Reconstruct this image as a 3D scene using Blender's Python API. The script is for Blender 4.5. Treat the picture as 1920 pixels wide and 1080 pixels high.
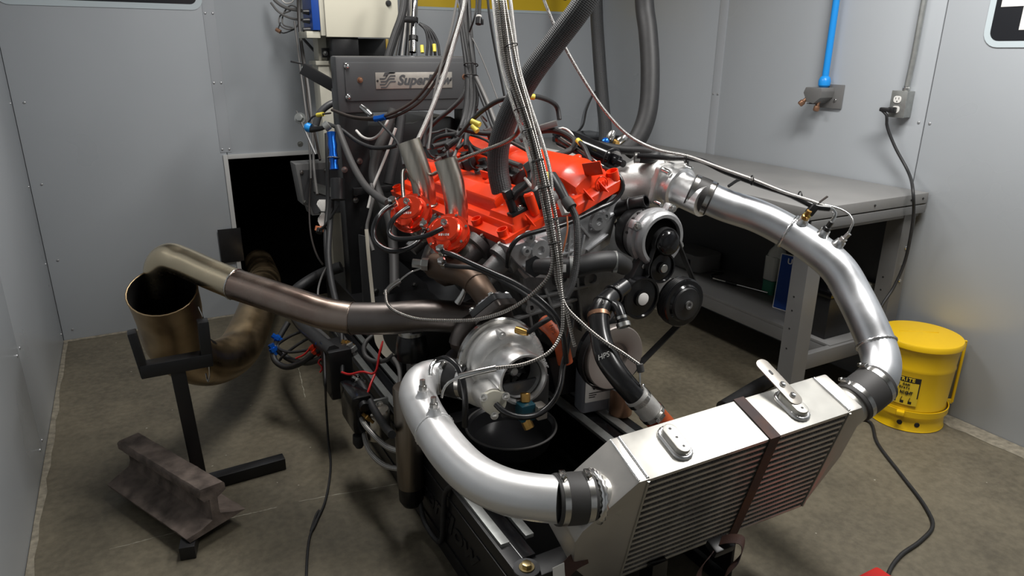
import bpy, bmesh, math, random
import numpy as np
from mathutils import Vector, Matrix
random.seed(7)
for o in list(bpy.data.objects): bpy.data.objects.remove(o, do_unlink=True)
S = bpy.context.scene
COL = S.collection
# ---------------------------------------------------------------- camera
CAMH = 1.5
FPX, PITCH, YAW, ROLL = 1300.88, .32811, .50031, .00719
_f = np.array([math.sin(YAW)*math.cos(PITCH), math.cos(YAW)*math.cos(PITCH), -math.sin(PITCH)])
_r = np.array([math.cos(YAW), -math.sin(YAW), 0.])
_u = np.cross(_r, _f)
CR = _r*math.cos(ROLL) + _u*math.sin(ROLL)
CU = -_r*math.sin(ROLL) + _u*math.cos(ROLL)
CF = _f
CP = np.array([0., 0., CAMH])
cam = bpy.data.cameras.new('camera'); cam.sensor_width = 36; cam.lens = FPX/1920*36; cam.clip_start = .02
camo = bpy.data.objects.new('camera', cam); COL.objects.link(camo)
camo.matrix_world = Matrix(((CR[0], CU[0], -CF[0], 0), (CR[1], CU[1], -CF[1], 0), (CR[2], CU[2], -CF[2], CAMH), (0, 0, 0, 1)))
S.camera = camo
# ---------------------------------------------------------------- light and exposure
W = bpy.data.worlds.new('world'); S.world = W; W.use_nodes = True
W.node_tree.nodes['Background'].inputs[0].default_value = (.8, .9, 1, 1)
W.node_tree.nodes['Background'].inputs[1].default_value = .05
S.view_settings.view_transform = 'Standard'; S.view_settings.look = 'None'
S.view_settings.exposure = 0; S.view_settings.gamma = 1; S.view_settings.use_curve_mapping = False
def area(name, loc, sx, sy, power, col=(1, .98, .95), rz=0):
    l = bpy.data.lights.new(name, 'AREA'); l.shape = 'RECTANGLE'; l.size = sx; l.size_y = sy; l.energy = power; l.color = col
    o = bpy.data.objects.new(name, l); COL.objects.link(o); o.location = loc; o.rotation_euler = (0, 0, rz)
    return o
LAMPS = [((2.1, 1.05, 2.62), .3, 1.2, 62), ((.8, 2.55, 2.62), .3, 1.2, 35)]
for lo, sx, sy, pw in LAMPS: area('ceiling_lamp_light', lo, sx, sy, pw)
# ---------------------------------------------------------------- helpers
V3 = lambda a: np.array(a, float)
def ray(x, y): return CR*((x-960)/FPX) - CU*((y-540)/FPX) + CF
def at(x, y, D=None, X=None, Y=None, Z=None):
    d = ray(x, y)
    t = D if D is not None else X/d[0] if X is not None else Y/d[1] if Y is not None else (Z-CAMH)/d[2]
    return CP + t*d
def un(v): v = V3(v); return v/np.linalg.norm(v)
def frame(axis, up=(0, 0, 1)):
    a = un(axis); up = V3(up)
    if abs(a@up) > .97*np.linalg.norm(up): up = V3((0, 1, 0))
    x = un(np.cross(up, a)); return np.array([x, np.cross(a, x), a])     # rows: x, y, axis
MATS = {}
def N(nt, t, **k):
    n = nt.nodes.new(t)
    for a, b in k.items():
        if a[0] == 'i': n.inputs[int(a[1:])].default_value = b
        else: setattr(n, a, b)
    return n
def mat(name, col, rough=.5, metal=0., var=.0, scale=20, bump=0., bscale=60, col2=None, coat=0, spec=.5, stretch=None, rvar=0, detail=4, uvn=False):
    m = bpy.data.materials.new(name); m.use_nodes = True; nt = m.node_tree; b = nt.nodes['Principled BSDF']; L = nt.links.new
    c = lambda q: (q[0], q[1], q[2], 1)
    b.inputs['Base Color'].default_value = c(col); b.inputs['Roughness'].default_value = rough; b.inputs['Metallic'].default_value = metal
    b.inputs['Coat Weight'].default_value = coat; b.inputs['Specular IOR Level'].default_value = spec
    tc = N(nt, 'ShaderNodeTexCoord'); src = tc.outputs['UV' if uvn else 'Object']
    if stretch:
        mp = N(nt, 'ShaderNodeMapping'); mp.inputs['Scale'].default_value = stretch; L(src, mp.inputs[0]); src = mp.outputs[0]
    if var or col2 is not None or rvar:
        nz = N(nt, 'ShaderNodeTexNoise'); nz.inputs['Scale'].default_value = scale; nz.inputs['Detail'].default_value = detail; L(src, nz.inputs[0])
        rp = N(nt, 'ShaderNodeMapRange'); rp.inputs[1].default_value = .3; rp.inputs[2].default_value = .7; L(nz.outputs[0], rp.inputs[0])
        if var or col2 is not None:
            mx = N(nt, 'ShaderNodeMix', data_type='RGBA')
            c1 = [q*(1-var) for q in col]; c2 = list(col2) if col2 is not None else [min(1, q*(1+var)) for q in col]
            mx.inputs[6].default_value = c(c1); mx.inputs[7].default_value = c(c2)
            L(rp.outputs[0], mx.inputs[0]); L(mx.outputs[2], b.inputs['Base Color'])
        if rvar:
            r2 = N(nt, 'ShaderNodeMapRange'); r2.inputs[3].default_value = max(0, rough-rvar); r2.inputs[4].default_value = rough+rvar
            L(rp.outputs[0], r2.inputs[0]); L(r2.outputs[0], b.inputs['Roughness'])
    if bump:
        n2 = N(nt, 'ShaderNodeTexNoise'); n2.inputs['Scale'].default_value = bscale; n2.inputs['Detail'].default_value = 3; L(src, n2.inputs[0])
        bp = N(nt, 'ShaderNodeBump'); bp.inputs['Strength'].default_value = bump; bp.inputs['Distance'].default_value = .002
        L(n2.outputs[0], bp.inputs['Height']); L(bp.outputs[0], b.inputs['Normal'])
    MATS[name] = m; return m
def weave(name, ca, cb, nu, nv, rough=.4, metal=0., bump=.6):        # crossed diagonal weave on the tube's own uv (u around, v in metres)
    m = mat(name, ca, rough, metal); nt = m.node_tree; b = nt.nodes['Principled BSDF']; L = nt.links.new
    uv = N(nt, 'ShaderNodeUVMap'); sp = N(nt, 'ShaderNodeSeparateXYZ'); L(uv.outputs[0], sp.inputs[0])
    def mth(op, a, bb):
        n = N(nt, 'ShaderNodeMath', operation=op)
        for i, q in enumerate((a, bb)):
            if isinstance(q, (int, float)): n.inputs[i].default_value = q
            else: L(q, n.inputs[i])
        return n.outputs[0]
    a = mth('MULTIPLY', sp.outputs[0], nu*2*math.pi); v = mth('MULTIPLY', sp.outputs[1], nv*2*math.pi)
    s = mth('MULTIPLY', mth('SINE', mth('ADD', a, v), 0), mth('SINE', mth('SUBTRACT', a, v), 0))
    rp = N(nt, 'ShaderNodeMapRange'); rp.inputs[1].default_value = -.6; rp.inputs[2].default_value = .6; L(s, rp.inputs[0])
    mx = N(nt, 'ShaderNodeMix', data_type='RGBA'); mx.inputs[6].default_value = (*ca, 1); mx.inputs[7].default_value = (*cb, 1)
    L(rp.outputs[0], mx.inputs[0]); L(mx.outputs[2], b.inputs['Base Color'])
    bp = N(nt, 'ShaderNodeBump'); bp.inputs['Strength'].default_value = bump; bp.inputs['Distance'].default_value = .0015
    L(rp.outputs[0], bp.inputs['Height']); L(bp.outputs[0], b.inputs['Normal'])
    return m
WP = {}                                                              # world position of each object's origin
def tag(o, lab, kind=None):
    if lab:
        p = lab.split('|'); o['label'] = p[0].strip(); o['category'] = p[1].strip()
        if len(p) > 2: o['group'] = p[2].strip()
    if kind: o['kind'] = kind
    return o
def thing(name, loc, lab, kind=None):
    o = bpy.data.objects.new(name, None); COL.objects.link(o); o.empty_display_size = .02
    o.location = loc; WP[o.name] = V3(loc); return tag(o, lab, kind)
def mk(name, V, F, m, par=None, lab=None, kind=None, uv=None, ang=35, plabel=None):
    V = np.asarray(V, float)
    if par is not None: og = WP[par.name]; lo = np.zeros(3)
    else:
        mn, mx = V.min(0), V.max(0); og = np.array([(mn[0]+mx[0])/2, (mn[1]+mx[1])/2, mn[2]]); lo = og
    me = bpy.data.meshes.new(name); me.from_pydata([tuple(v) for v in (V-og)], [], F); me.update()
    if uv is not None:
        l = me.uv_layers.new(name='UVMap'); l.data.foreach_set('uv', np.asarray([uv[i] for f in F for i in f] if not isinstance(uv, tuple) else uv[1], np.float32).ravel())
    bm = bmesh.new(); bm.from_mesh(me); bmesh.ops.recalc_face_normals(bm, faces=bm.faces); bm.to_mesh(me); bm.free()
    me.polygons.foreach_set('use_smooth', [True]*len(me.polygons)); me.set_sharp_from_angle(angle=math.radians(ang))
    me.materials.append(MATS[m] if isinstance(m, str) else m)
    o = bpy.data.objects.new(name, me); COL.objects.link(o); o.location = lo; WP[o.name] = V3(og)
    if par is not None: o.parent = par
    if plabel: o['label'] = plabel
    return tag(o, lab, kind)
def bmk(name, bm, m, par=None, **k):
    bm.verts.ensure_lookup_table(); bm.verts.index_update()
    V = [tuple(v.co) for v in bm.verts]; F = [[v.index for v in f.verts] for f in bm.faces]; bm.free()
    return mk(name, V, F, m, par, **k)
def rotz(a): c, s = math.cos(a), math.sin(a); return np.array([[c, s, 0], [-s, c, 0], [0, 0, 1]])   # rows are the axes
I3 = np.eye(3)
def boxg(c, s, R=I3, bev=.0, bseg=2):
    bm = bmesh.new(); bmesh.ops.create_cube(bm, size=1)
    for v in bm.verts: v.co = Vector([v.co[i]*s[i] for i in range(3)])
    if bev: bmesh.ops.bevel(bm, geom=bm.edges[:], offset=bev, segments=bseg, affect='EDGES', profile=.6)
    R = np.asarray(R); c = V3(c)
    bm.verts.index_update()
    return [c + np.array(v.co)@R for v in bm.verts], [[v.index for v in f.verts] for f in bm.faces], bm.free()
def box(name, c, s, m, par=None, R=I3, bev=.002, **k):
    V, F, _ = boxg(c, s, R, bev); k.setdefault('ang', 20); return mk(name, V, F, m, par, **k)
def bx2(name, a, b, m, par=None, **k):
    a, b = V3(a), V3(b); return box(name, (a+b)/2, np.abs(b-a), m, par, **k)
def join(gs):
    V, F = [], []
    for g in gs:
        n = len(V); V += list(g[0]); F += [[i+n for i in f] for f in g[1]]
    return V, F
def bar(name, a, b, w, h, m, par=None, up=(0, 0, 1), bev=.002, **k):  # rectangular bar from a to b
    a, b = V3(a), V3(b); Fm = frame(b-a, up); return box(name, (a+b)/2, (w, h, np.linalg.norm(b-a)), m, par, R=Fm, bev=bev, **k)
def catmull(P, n):
    P = [V3(p) for p in P]
    if len(P) == 2: return [P[0]*(1-t)+P[1]*t for t in np.linspace(0, 1, n+1)]
    Q = [2*P[0]-P[1]] + P + [2*P[-1]-P[-2]]; out = []
    for i in range(1, len(Q)-2):
        a, b, c, d = Q[i-1:i+3]; t0 = 0; t1 = t0+np.linalg.norm(b-a)**.5+1e-6; t2 = t1+np.linalg.norm(c-b)**.5+1e-6; t3 = t2+np.linalg.norm(d-c)**.5+1e-6
        for t in np.linspace(t1, t2, n, endpoint=False):
            A1 = (t1-t)/(t1-t0)*a+(t-t0)/(t1-t0)*b; A2 = (t2-t)/(t2-t1)*b+(t-t1)/(t2-t1)*c; A3 = (t3-t)/(t3-t2)*c+(t-t2)/(t3-t2)*d
            B1 = (t2-t)/(t2-t0)*A1+(t-t0)/(t2-t0)*A2; B2 = (t3-t)/(t3-t1)*A2+(t-t1)/(t3-t1)*A3
            out.append((t2-t)/(t2-t1)*B1+(t-t1)/(t2-t1)*B2)
    out.append(P[-1]); return out
def resample(P, step):
    P = np.array(P); d = np.r_[0, np.cumsum(np.linalg.norm(np.diff(P, axis=0), axis=1))]
    n = max(2, int(d[-1]/step)); s = np.linspace(0, d[-1], n+1)
    return np.c_[[np.interp(s, d, P[:, i]) for i in range(3)]].T, s
def tubeg(pts, r, seg=12, step=.012, rib=None, hollow=0, smooth=True, flat=None):
    n = 10
    P = catmull(pts, n) if smooth else [V3(p) for p in pts]
    if rib: step = rib[0]/2
    Pr, s = resample(P, step) if (smooth or rib) else (np.array(P), np.r_[0, np.cumsum(np.linalg.norm(np.diff(np.array(P), axis=0), axis=1))])
    m = len(Pr)
    if isinstance(r, (list, tuple)):
        d = np.r_[0, np.cumsum(np.linalg.norm(np.diff(np.array(P), axis=0), axis=1))]
        kd = d[::n] if smooth and len(pts) > 2 else np.linspace(0, d[-1], len(r)); rr = np.interp(s, kd[:len(r)], r)
    else: rr = np.full(m, float(r))
    if rib: rr = rr*(1-rib[1]*(np.arange(m) % 2))
    T = np.gradient(Pr, axis=0); T /= np.linalg.norm(T, axis=1)[:, None]
    F0 = frame(T[0]); x = F0[0]; X = []
    for t in T:
        x = x - t*(x@t); x /= np.linalg.norm(x); X.append(x)
    X = np.array(X); Yv = np.cross(T, X)
    def rings(R):
        return [Pr[i]+R[i]*(math.cos(a)*X[i]+math.sin(a)*Yv[i]) for i in range(m) for a in np.linspace(0, 2*math.pi, seg, endpoint=False)]
    V = rings(rr); F = []; UV = []
    def quads(o, flip=False):
        for i in range(m-1):
            for j in range(seg):
                k = (j+1) % seg; F.append([o+i*seg+j, o+i*seg+k, o+(i+1)*seg+k, o+(i+1)*seg+j])
                UV.extend([(j/seg, s[i]), ((j+1)/seg, s[i]), ((j+1)/seg, s[i+1]), (j/seg, s[i+1])])
    quads(0)
    if hollow:
        V += rings(np.maximum(rr-hollow, .0005)); o = m*seg; quads(o)
        for e in (0, (m-1)*seg):
            for j in range(seg):
                k = (j+1) % seg; F.append([e+j, e+k, o+e+k, o+e+j]); UV.extend([(0, 0)]*4)
    else:
        F.append(list(range(seg))[::-1]); F.append([(m-1)*seg+j for j in range(seg)]); UV.extend([(0, 0)]*(2*seg))
    return V, F, UV
def tube(name, pts, r, m, par=None, seg=12, step=.012, rib=None, hollow=0, smooth=True, **k):
    V, F, UV = tubeg(pts, r, seg, step, rib, hollow, smooth); return mk(name, V, F, m, par, uv=('loops', UV), ang=50, **k)
def latheg(prof, o, axis, seg=32, up=(0, 0, 1)):
    R = frame(axis, up); o = V3(o); V = []; F = []; ring = []
    for r, h in prof:
        if r < 1e-6: ring.append([len(V)]); V.append(o+R[2]*h)
        else:
            ring.append(list(range(len(V), len(V)+seg)))
            V += [o+R[2]*h+r*(math.cos(a)*R[0]+math.sin(a)*R[1]) for a in np.linspace(0, 2*math.pi, seg, endpoint=False)]
    for a, b in zip(ring, ring[1:]):
        for j in range(seg):
            k = (j+1) % seg
            if len(a) == 1 and len(b) == 1: break
            if len(a) == 1: F.append([a[0], b[j], b[k]])
            elif len(b) == 1: F.append([a[j], a[k], b[0]])
            else: F.append([a[j], a[k], b[k], b[j]])
    if tuple(prof[0]) != tuple(prof[-1]):
        if len(ring[0]) > 1: F.append(ring[0][::-1])
        if len(ring[-1]) > 1: F.append(ring[-1])
    return V, F
def lathe(name, prof, o, axis, m, par=None, seg=32, **k):
    V, F = latheg(prof, o, axis, seg); return mk(name, V, F, m, par, **k)
def cyl(name, a, b, r, m, par=None, seg=20, bev=.0015, **k):
    a, b = V3(a), V3(b); h = np.linalg.norm(b-a); bev = min(bev, r*.4, h*.4)
    return lathe(name, [(0, 0), (r-bev, 0), (r, bev), (r, h-bev), (r-bev, h), (0, h)], a, b-a, m, par, seg, **k)
def prismg(poly, o, ax, ay, t, bev=0):      # polygon in the plane (ax, ay) at o, extruded by vector t
    o, ax, ay, t = V3(o), V3(ax), V3(ay), V3(t); n = len(poly)
    V = [o+p[0]*ax+p[1]*ay for p in poly]; V += [v+t for v in V]
    F = [list(range(n)), list(range(n, 2*n))[::-1]] + [[i, (i+1) % n, n+(i+1) % n, n+i] for i in range(n)]
    if bev:
        bm = bmesh.new(); vs = [bm.verts.new(v) for v in V]
        for f in F: bm.faces.new([vs[i] for i in f])
        bmesh.ops.recalc_face_normals(bm, faces=bm.faces); bmesh.ops.bevel(bm, geom=bm.edges[:], offset=bev, segments=2, affect='EDGES', profile=.6)
        bm.verts.index_update(); V = [np.array(v.co) for v in bm.verts]; F = [[v.index for v in f.verts] for f in bm.faces]; bm.free()
    return V, F
def prism(name, poly, o, ax, ay, t, m, par=None, bev=0, **k):
    V, F = prismg(poly, o, ax, ay, t, bev); k.setdefault('ang', 22); return mk(name, V, F, m, par, **k)
def rrect(w, h, r, n=6, x=0, y=0):
    out = []
    for cx, cy, a0 in ((w/2-r, h/2-r, 0), (-w/2+r, h/2-r, 90), (-w/2+r, -h/2+r, 180), (w/2-r, -h/2+r, 270)):
        for i in range(n+1):
            a = math.radians(a0+90*i/n); out.append((x+cx+r*math.cos(a), y+cy+r*math.sin(a)))
    return out
def ngon(r, n, a0=0, x=0, y=0): return [(x+r*math.cos(a0+2*math.pi*i/n), y+r*math.sin(a0+2*math.pi*i/n)) for i in range(n)]
def bolt(name, o, axis, r, m, par, hexh=None, washer=True, **k):
    R = frame(axis); h = hexh or r*1.1; o = V3(o)
    g = [prismg(ngon(r, 6), o, R[0], R[1], R[2]*h, bev=r*.12)]
    if washer: g.append(latheg([(0, 0), (r*1.5, 0), (r*1.5, r*.3), (0, r*.3)], o-R[2]*r*.05, axis, 16))
    V, F = join(g); return mk(name, V, F, m, par, **k)
def ring(name, o, axis, R0, r0, m, par=None, seg=28, s2=8, bumpy=0, **k):
    R = frame(axis); o = V3(o); V = []; F = []
    for i in range(seg):
        a = 2*math.pi*i/seg; d = math.cos(a)*R[0]+math.sin(a)*R[1]; rr = r0*(1+bumpy*((i % 2)-.5))
        for j in range(s2):
            b = 2*math.pi*j/s2; V.append(o+d*(R0+rr*math.cos(b))+R[2]*rr*math.sin(b))
    for i in range(seg):
        for j in range(s2):
            F.append([i*s2+j, ((i+1) % seg)*s2+j, ((i+1) % seg)*s2+(j+1) % s2, i*s2+(j+1) % s2])
    return mk(name, V, F, m, par, ang=70, **k)
def band(name, o, axis, R0, w, t, m, par=None, seg=36, **k):         # flat hoop around an axis
    return lathe(name, [(R0, -w/2), (R0+t, -w/2), (R0+t, w/2), (R0, w/2), (R0, -w/2)], o, axis, m, par, seg, **k)
def text(name, s, size, m, o, ax, ay, par, depth=.0008, italic=False, bold=0, sx=1, align='CENTER', **k):
    cu = bpy.data.curves.new('t', 'FONT'); cu.body = s; cu.size = size; cu.extrude = depth; cu.align_x = align; cu.align_y = 'CENTER'; cu.resolution_u = 3
    cu.offset = bold
    if italic: cu.shear = .3
    to = bpy.data.objects.new('t', cu); COL.objects.link(to); dg = bpy.context.evaluated_depsgraph_get()
    me = bpy.data.meshes.new_from_object(to.evaluated_get(dg)); bpy.data.objects.remove(to)
    o, ax, ay = V3(o), V3(ax), V3(ay); az = np.cross(ax, ay)
    V = [o+v.co[0]*ax*sx+v.co[1]*ay+v.co[2]*az for v in me.vertices]; F = [list(p.vertices) for p in me.polygons]
    bpy.data.meshes.remove(me); return mk(name, V, F, m, par, **k)
def clamp(par, o, axis, R0, w=.012, up=(0, 0, 1), ang=0., m='stainless', name='hose_clamp'):
    b = band(name, o, axis, R0, w, .0012, m, par); R = frame(axis, up); d = math.cos(ang)*R[0]+math.sin(ang)*R[1]; t = np.cross(R[2], d)
    box('screw_housing', V3(o)+d*(R0+.005), (.022, .01, w*1.05), m, b, R=np.array([t, d, R[2]]), bev=.002)
    cyl('screw', V3(o)+d*(R0+.007)+t*.009, V3(o)+d*(R0+.007)+t*.02, .0055, m, b, seg=10)
    return b
# ---------------------------------------------------------------- materials
mat('wall_paint', (.40, .425, .45), .30, spec=.45, var=.03, scale=1.5, rvar=.04)
mat('wall_seam', (.12, .125, .13), .5)
mat('batten_paint', (.39, .41, .435), .33)
mat('trim_white', (.52, .52, .51), .4)
mat('rivet', (.42, .43, .44), .35, .6)
mat('black_paint', (.008, .008, .009), .38, bump=.05)
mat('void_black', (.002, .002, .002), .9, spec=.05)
mat('black_steel', (.012, .012, .013), .35, var=.2, scale=30)
mat('powder_grey', (.062, .063, .066), .42, bump=.1, bscale=300)
mat('plastic_black', (.012, .012, .013), .4)
mat('gloss_black', (.006, .006, .007), .16)
mat('rubber', (.017, .017, .018), .55, var=.2, scale=40)
mat('rubber_gloss', (.011, .011, .012), .26)
mat('rubber_grey', (.045, .043, .042), .6)
mat('rubber_brown', (.03, .022, .018), .5)
mat('wire_grey', (.13, .125, .12), .5)
mat('wire_white', (.62, .6, .57), .5)
mat('cable_tie', (.01, .01, .01), .4)
mat('red_cover', (.80, .045, .006), .30, coat=.15, spec=.4, var=.05, scale=8, bump=.04, bscale=200)
mat('red_anodised', (.86, .06, .02), .22, .7, coat=.3)
mat('red_wire', (.5, .01, .01), .4)
mat('orange_hose', (.42, .07, .015), .45, var=.2, scale=30)
mat('orange', (.65, .2, .08), .5)
mat('cast_grey', (.46, .465, .475), .42, .7, var=.14, scale=35, bump=.25, bscale=250)
mat('block_grey', (.2, .2, .2), .5, .7, var=.2, scale=25, bump=.3, bscale=200)
mat('cast_alu', (.70, .69, .67), .42, .7, var=.1, scale=30, bump=.2, bscale=300)
mat('alu_pipe', (.72, .735, .76), .37, 1, var=.06, scale=6, rvar=.1, bump=.03, bscale=30)
mat('alu_matte', (.86, .86, .86), .38, .7, var=.05, scale=7, rvar=.07, bump=.04, bscale=120)
mat('alu_sheet', (.52, .51, .475), .42, .85, var=.07, scale=9, rvar=.1)
mat('alu_core', (.58, .56, .53), .42, .9, var=.18, scale=20)
mat('fin_dark', (.15, .142, .135), .5, .8, var=.3, scale=50)
mat('weld', (.78, .78, .78), .25, 1)
mat('machined', (.86, .86, .86), .33, .9, rvar=.04, scale=80)
mat('stainless', (.62, .61, .59), .2, 1)
mat('stainless_tube', (.58, .54, .47), .28, 1, var=.1, scale=3, stretch=(40, 40, 2))
mat('zinc', (.6, .6, .58), .3, 1)
mat('chrome', (.78, .78, .77), .1, 1)
mat('brass', (.55, .33, .1), .3, 1)
mat('copper_brown', (.34, .19, .12), .38, .8)
mat('gold_bolt', (.6, .48, .25), .3, 1)
mat('exhaust_brown', (.30, .215, .18), .27, 1, var=.2, scale=7, col2=(.33, .27, .23), rvar=.08)
mat('exhaust_gold', (.60, .52, .37), .27, 1, var=.12, scale=5, rvar=.06)
mat('exhaust_dark', (.17, .15, .14), .38, 1, var=.2, scale=9)
mat('canister_steel', (.30, .26, .22), .34, 1, var=.1, scale=4, stretch=(40, 40, 1))
mat('shade_black', (.006, .0055, .005), .85, spec=.1)  # near-black that paints the shade inside the duct mouth
mat('tank_alu', (.50, .48, .45), .45, .8, var=.08, scale=10, rvar=.08, bump=.06, bscale=150)
mat('exhaust_duct', (.38, .28, .165), .36, 1, var=.25, scale=10, rvar=.1)
mat('exhaust_rust', (.19, .125, .085), .5, .8, var=.3, scale=16, col2=(.11, .085, .07))
mat('rusty_iron', (.10, .078, .066), .75, .25, var=.35, scale=18, col2=(.21, .165, .14), bump=.8, bscale=70, detail=8)
mat('cream', (.62, .59, .48), .4)
mat('cream_dirty', (.5, .48, .4), .5, var=.12, scale=8)
mat('yellow', (.80, .50, .006), .32, coat=.15, var=.05, scale=6)
mat('sign_yellow', (.68, .46, .01), .4)
mat('blue', (.01, .27, .75), .35)
mat('blue_fit', (.01, .13, .62), .25, .7)
mat('blue_board', (.006, .05, .27), .4)
mat('sign_black', (.01, .011, .014), .3)
mat('sign_border', (.50, .57, .60), .35)
mat('white', (.78, .77, .74), .4)
mat('label_yellow', (.74, .52, .03), .4)
mat('ink', (.012, .012, .012), .5)
mat('bench_grey', (.15, .149, .147), .42, var=.06, scale=6, rvar=.06)
mat('bench_top', (.21, .206, .20), .4, var=.1, scale=5, rvar=.08)
mat('jug_white', (.6, .62, .58), .35)
mat('jug_green', (.04, .22, .14), .3)
mat('jug_grey', (.22, .23, .26), .45)
mat('red', (.55, .02, .02), .4)
mat('yellow_tag', (.72, .6, .08), .45)
mat('teal', (.003, .05, .075), .45)
mat('plate_grey', (.37, .345, .31), .4, .5, var=.05, scale=40)
mat('galvanised', (.34, .35, .34), .4, .7, var=.12, scale=40)
mat('strap_cloth', (.20, .07, .03), .7, var=.5, scale=9, col2=(.025, .02, .025), bump=.5, bscale=400)
mat('damper_grey', (.30, .27, .25), .45, .4)
mat('web_strap', (.36, .33, .27), .7, bump=.5, bscale=300)
mat('lamp_housing', (.7, .7, .7), .5)
mat('ceiling_paint', (.6, .6, .58), .7)
weave('braided_hose', (.012, .012, .013), (.06, .062, .065), 14, 95, .5)
weave('braided_steel', (.16, .155, .15), (.82, .80, .77), 5, 150, .35, .8, .8)
weave('loom', (.01, .01, .011), (.06, .06, .06), 6, 200, .5)
weave('armour', (.20, .185, .17), (.88, .84, .78), 0, 80, .28, .95, .5)
# concrete floor: stained, mottled
fm = mat('concrete', (.115, .102, .076), .5, spec=.35); nt = fm.node_tree; b = nt.nodes['Principled BSDF']; L = nt.links.new
tc = N(nt, 'ShaderNodeTexCoord'); prev = None
for sc, c1, c2, fac in ((1.3, (.108, .094, .066), (.170, .146, .098), 1), (5, (.080, .070, .052), (.185, .160, .112), .5), (38, (.075, .066, .050), (.19, .168, .122), .35)):
    nz = N(nt, 'ShaderNodeTexNoise'); nz.inputs['Scale'].default_value = sc; nz.inputs['Detail'].default_value = 8; nz.inputs['Roughness'].default_value = .62; L(tc.outputs['Object'], nz.inputs[0])
    rp = N(nt, 'ShaderNodeMapRange'); rp.inputs[1].default_value = .36; rp.inputs[2].default_value = .64; L(nz.outputs[0], rp.inputs[0])
    mx = N(nt, 'ShaderNodeMix', data_type='RGBA'); mx.inputs[6].default_value = (*c1, 1); mx.inputs[7].default_value = (*c2, 1); L(rp.outputs[0], mx.inputs[0])
    if prev is None: prev = mx.outputs[2]
    else:
        m2 = N(nt, 'ShaderNodeMix', data_type='RGBA'); m2.inputs[0].default_value = fac; L(prev, m2.inputs[6]); L(mx.outputs[2], m2.inputs[7]); prev = m2.outputs[2]
L(prev, b.inputs['Base Color'])
nz = N(nt, 'ShaderNodeTexNoise'); nz.inputs['Scale'].default_value = 90; nz.inputs['Detail'].default_value = 6; L(tc.outputs['Object'], nz.inputs[0])
bp = N(nt, 'ShaderNodeBump'); bp.inputs['Strength'].default_value = .15; bp.inputs['Distance'].default_value = .002; L(nz.outputs[0], bp.inputs['Height']); L(bp.outputs[0], b.inputs['Normal'])
nz = N(nt, 'ShaderNodeTexNoise'); nz.inputs['Scale'].default_value = 3; L(tc.outputs['Object'], nz.inputs[0])
rp = N(nt, 'ShaderNodeMapRange'); rp.inputs[3].default_value = .34; rp.inputs[4].default_value = .62; L(nz.outputs[0], rp.inputs[0]); L(rp.outputs[0], b.inputs['Roughness'])
mat('concrete_scratch', (.36, .34, .27), .7)
mat('concrete_pale', (.24, .215, .165), .7, var=.3, scale=40, bump=.4, bscale=120)
# ---------------------------------------------------------------- room shell
XL, XR, YF, YB, ZC = -.468, 2.989, -1.6, 4.194, 2.7
OX0, OX1, OZ = .473, 1.62, .921
floor = bx2('floor', (XL-.1, YF-.1, -.1), (XR+.1, YB+1.4, 0), 'concrete', bev=0, kind='structure')
for k, (p0, p1, w) in enumerate((((205, 1030), (400, 980), .0022), ((425, 973), (520, 951), .0025), ((560, 940), (760, 905), .0025), ((560, 690), (572, 745), .002))):
    a, c = at(*p0, Z=0), at(*p1, Z=0); d = un(c-a); nrm = np.array([-d[1], d[0], 0])
    n = 24; V = []; 
    for i in range(n+1):
        p = a+(c-a)*i/n+nrm*random.uniform(-.0015, .0015); ww = w*random.uniform(.15, 1)
        V += [p+nrm*ww+[0, 0, .0006], p-nrm*ww+[0, 0, .0006]]
    mk('floor_scratch', V, [[2*i, 2*i+1, 2*i+3, 2*i+2] for i in range(n)], 'concrete_scratch', floor)
def blob(p, r):
    return [V3(p)+[r*random.uniform(.5, 1)*math.cos(a), r*random.uniform(.5, 1)*math.sin(a), .0007] for a in np.linspace(0, 6.28, 7, endpoint=False)]
for px, py in ((323, 769), (424, 854), (398, 874), (582, 839), (560, 789), (246, 697), (218, 643), (275, 803), (470, 760), (520, 905), (1640, 900), (1850, 905), (1530, 1000), (1100, 1000), (560, 910)):
    mk('paint_fleck', blob(at(px, py, Z=0), random.uniform(.003, .006)), [list(range(7))], 'concrete_scratch', floor)
# joint strip of paler rough concrete along the right and left walls
for nm, x0, x1, ya, yb_ in (('trim_1', XR-.09, XR-.002, YF, 1.6), ('trim_2', XL+.002, XL+.022, YF, YB-.01)):
    n = 60; V = []
    for i in range(n+1):
        y = ya+(yb_-ya)*i/n; e = random.uniform(-.012, .012)
        if nm == 'trim_1': V += [(x0+e, y, .0012), (x1, y, .004)]
        else: V += [(x0, y, .004), (x1+e*.5, y, .0012)]
    mk(nm, V, [[2*i, 2*i+1, 2*i+3, 2*i+2] for i in range(n)], 'concrete_pale', kind='structure')
n = 40; V = []
for i in range(n+1):
    x = XL+(OX0-XL)*i/n; V += [(x, YB-.002, .006), (x, YB-.014-random.uniform(0, .008), .001)]
mk('trim_3', V, [[2*i, 2*i+1, 2*i+3, 2*i+2] for i in range(n)], 'concrete_pale', kind='structure')
bx2('ceiling', (XL-.1, YF-.1, ZC), (XR+.1, YB+.1, ZC+.1), 'ceiling_paint', bev=0, kind='structure')
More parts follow.
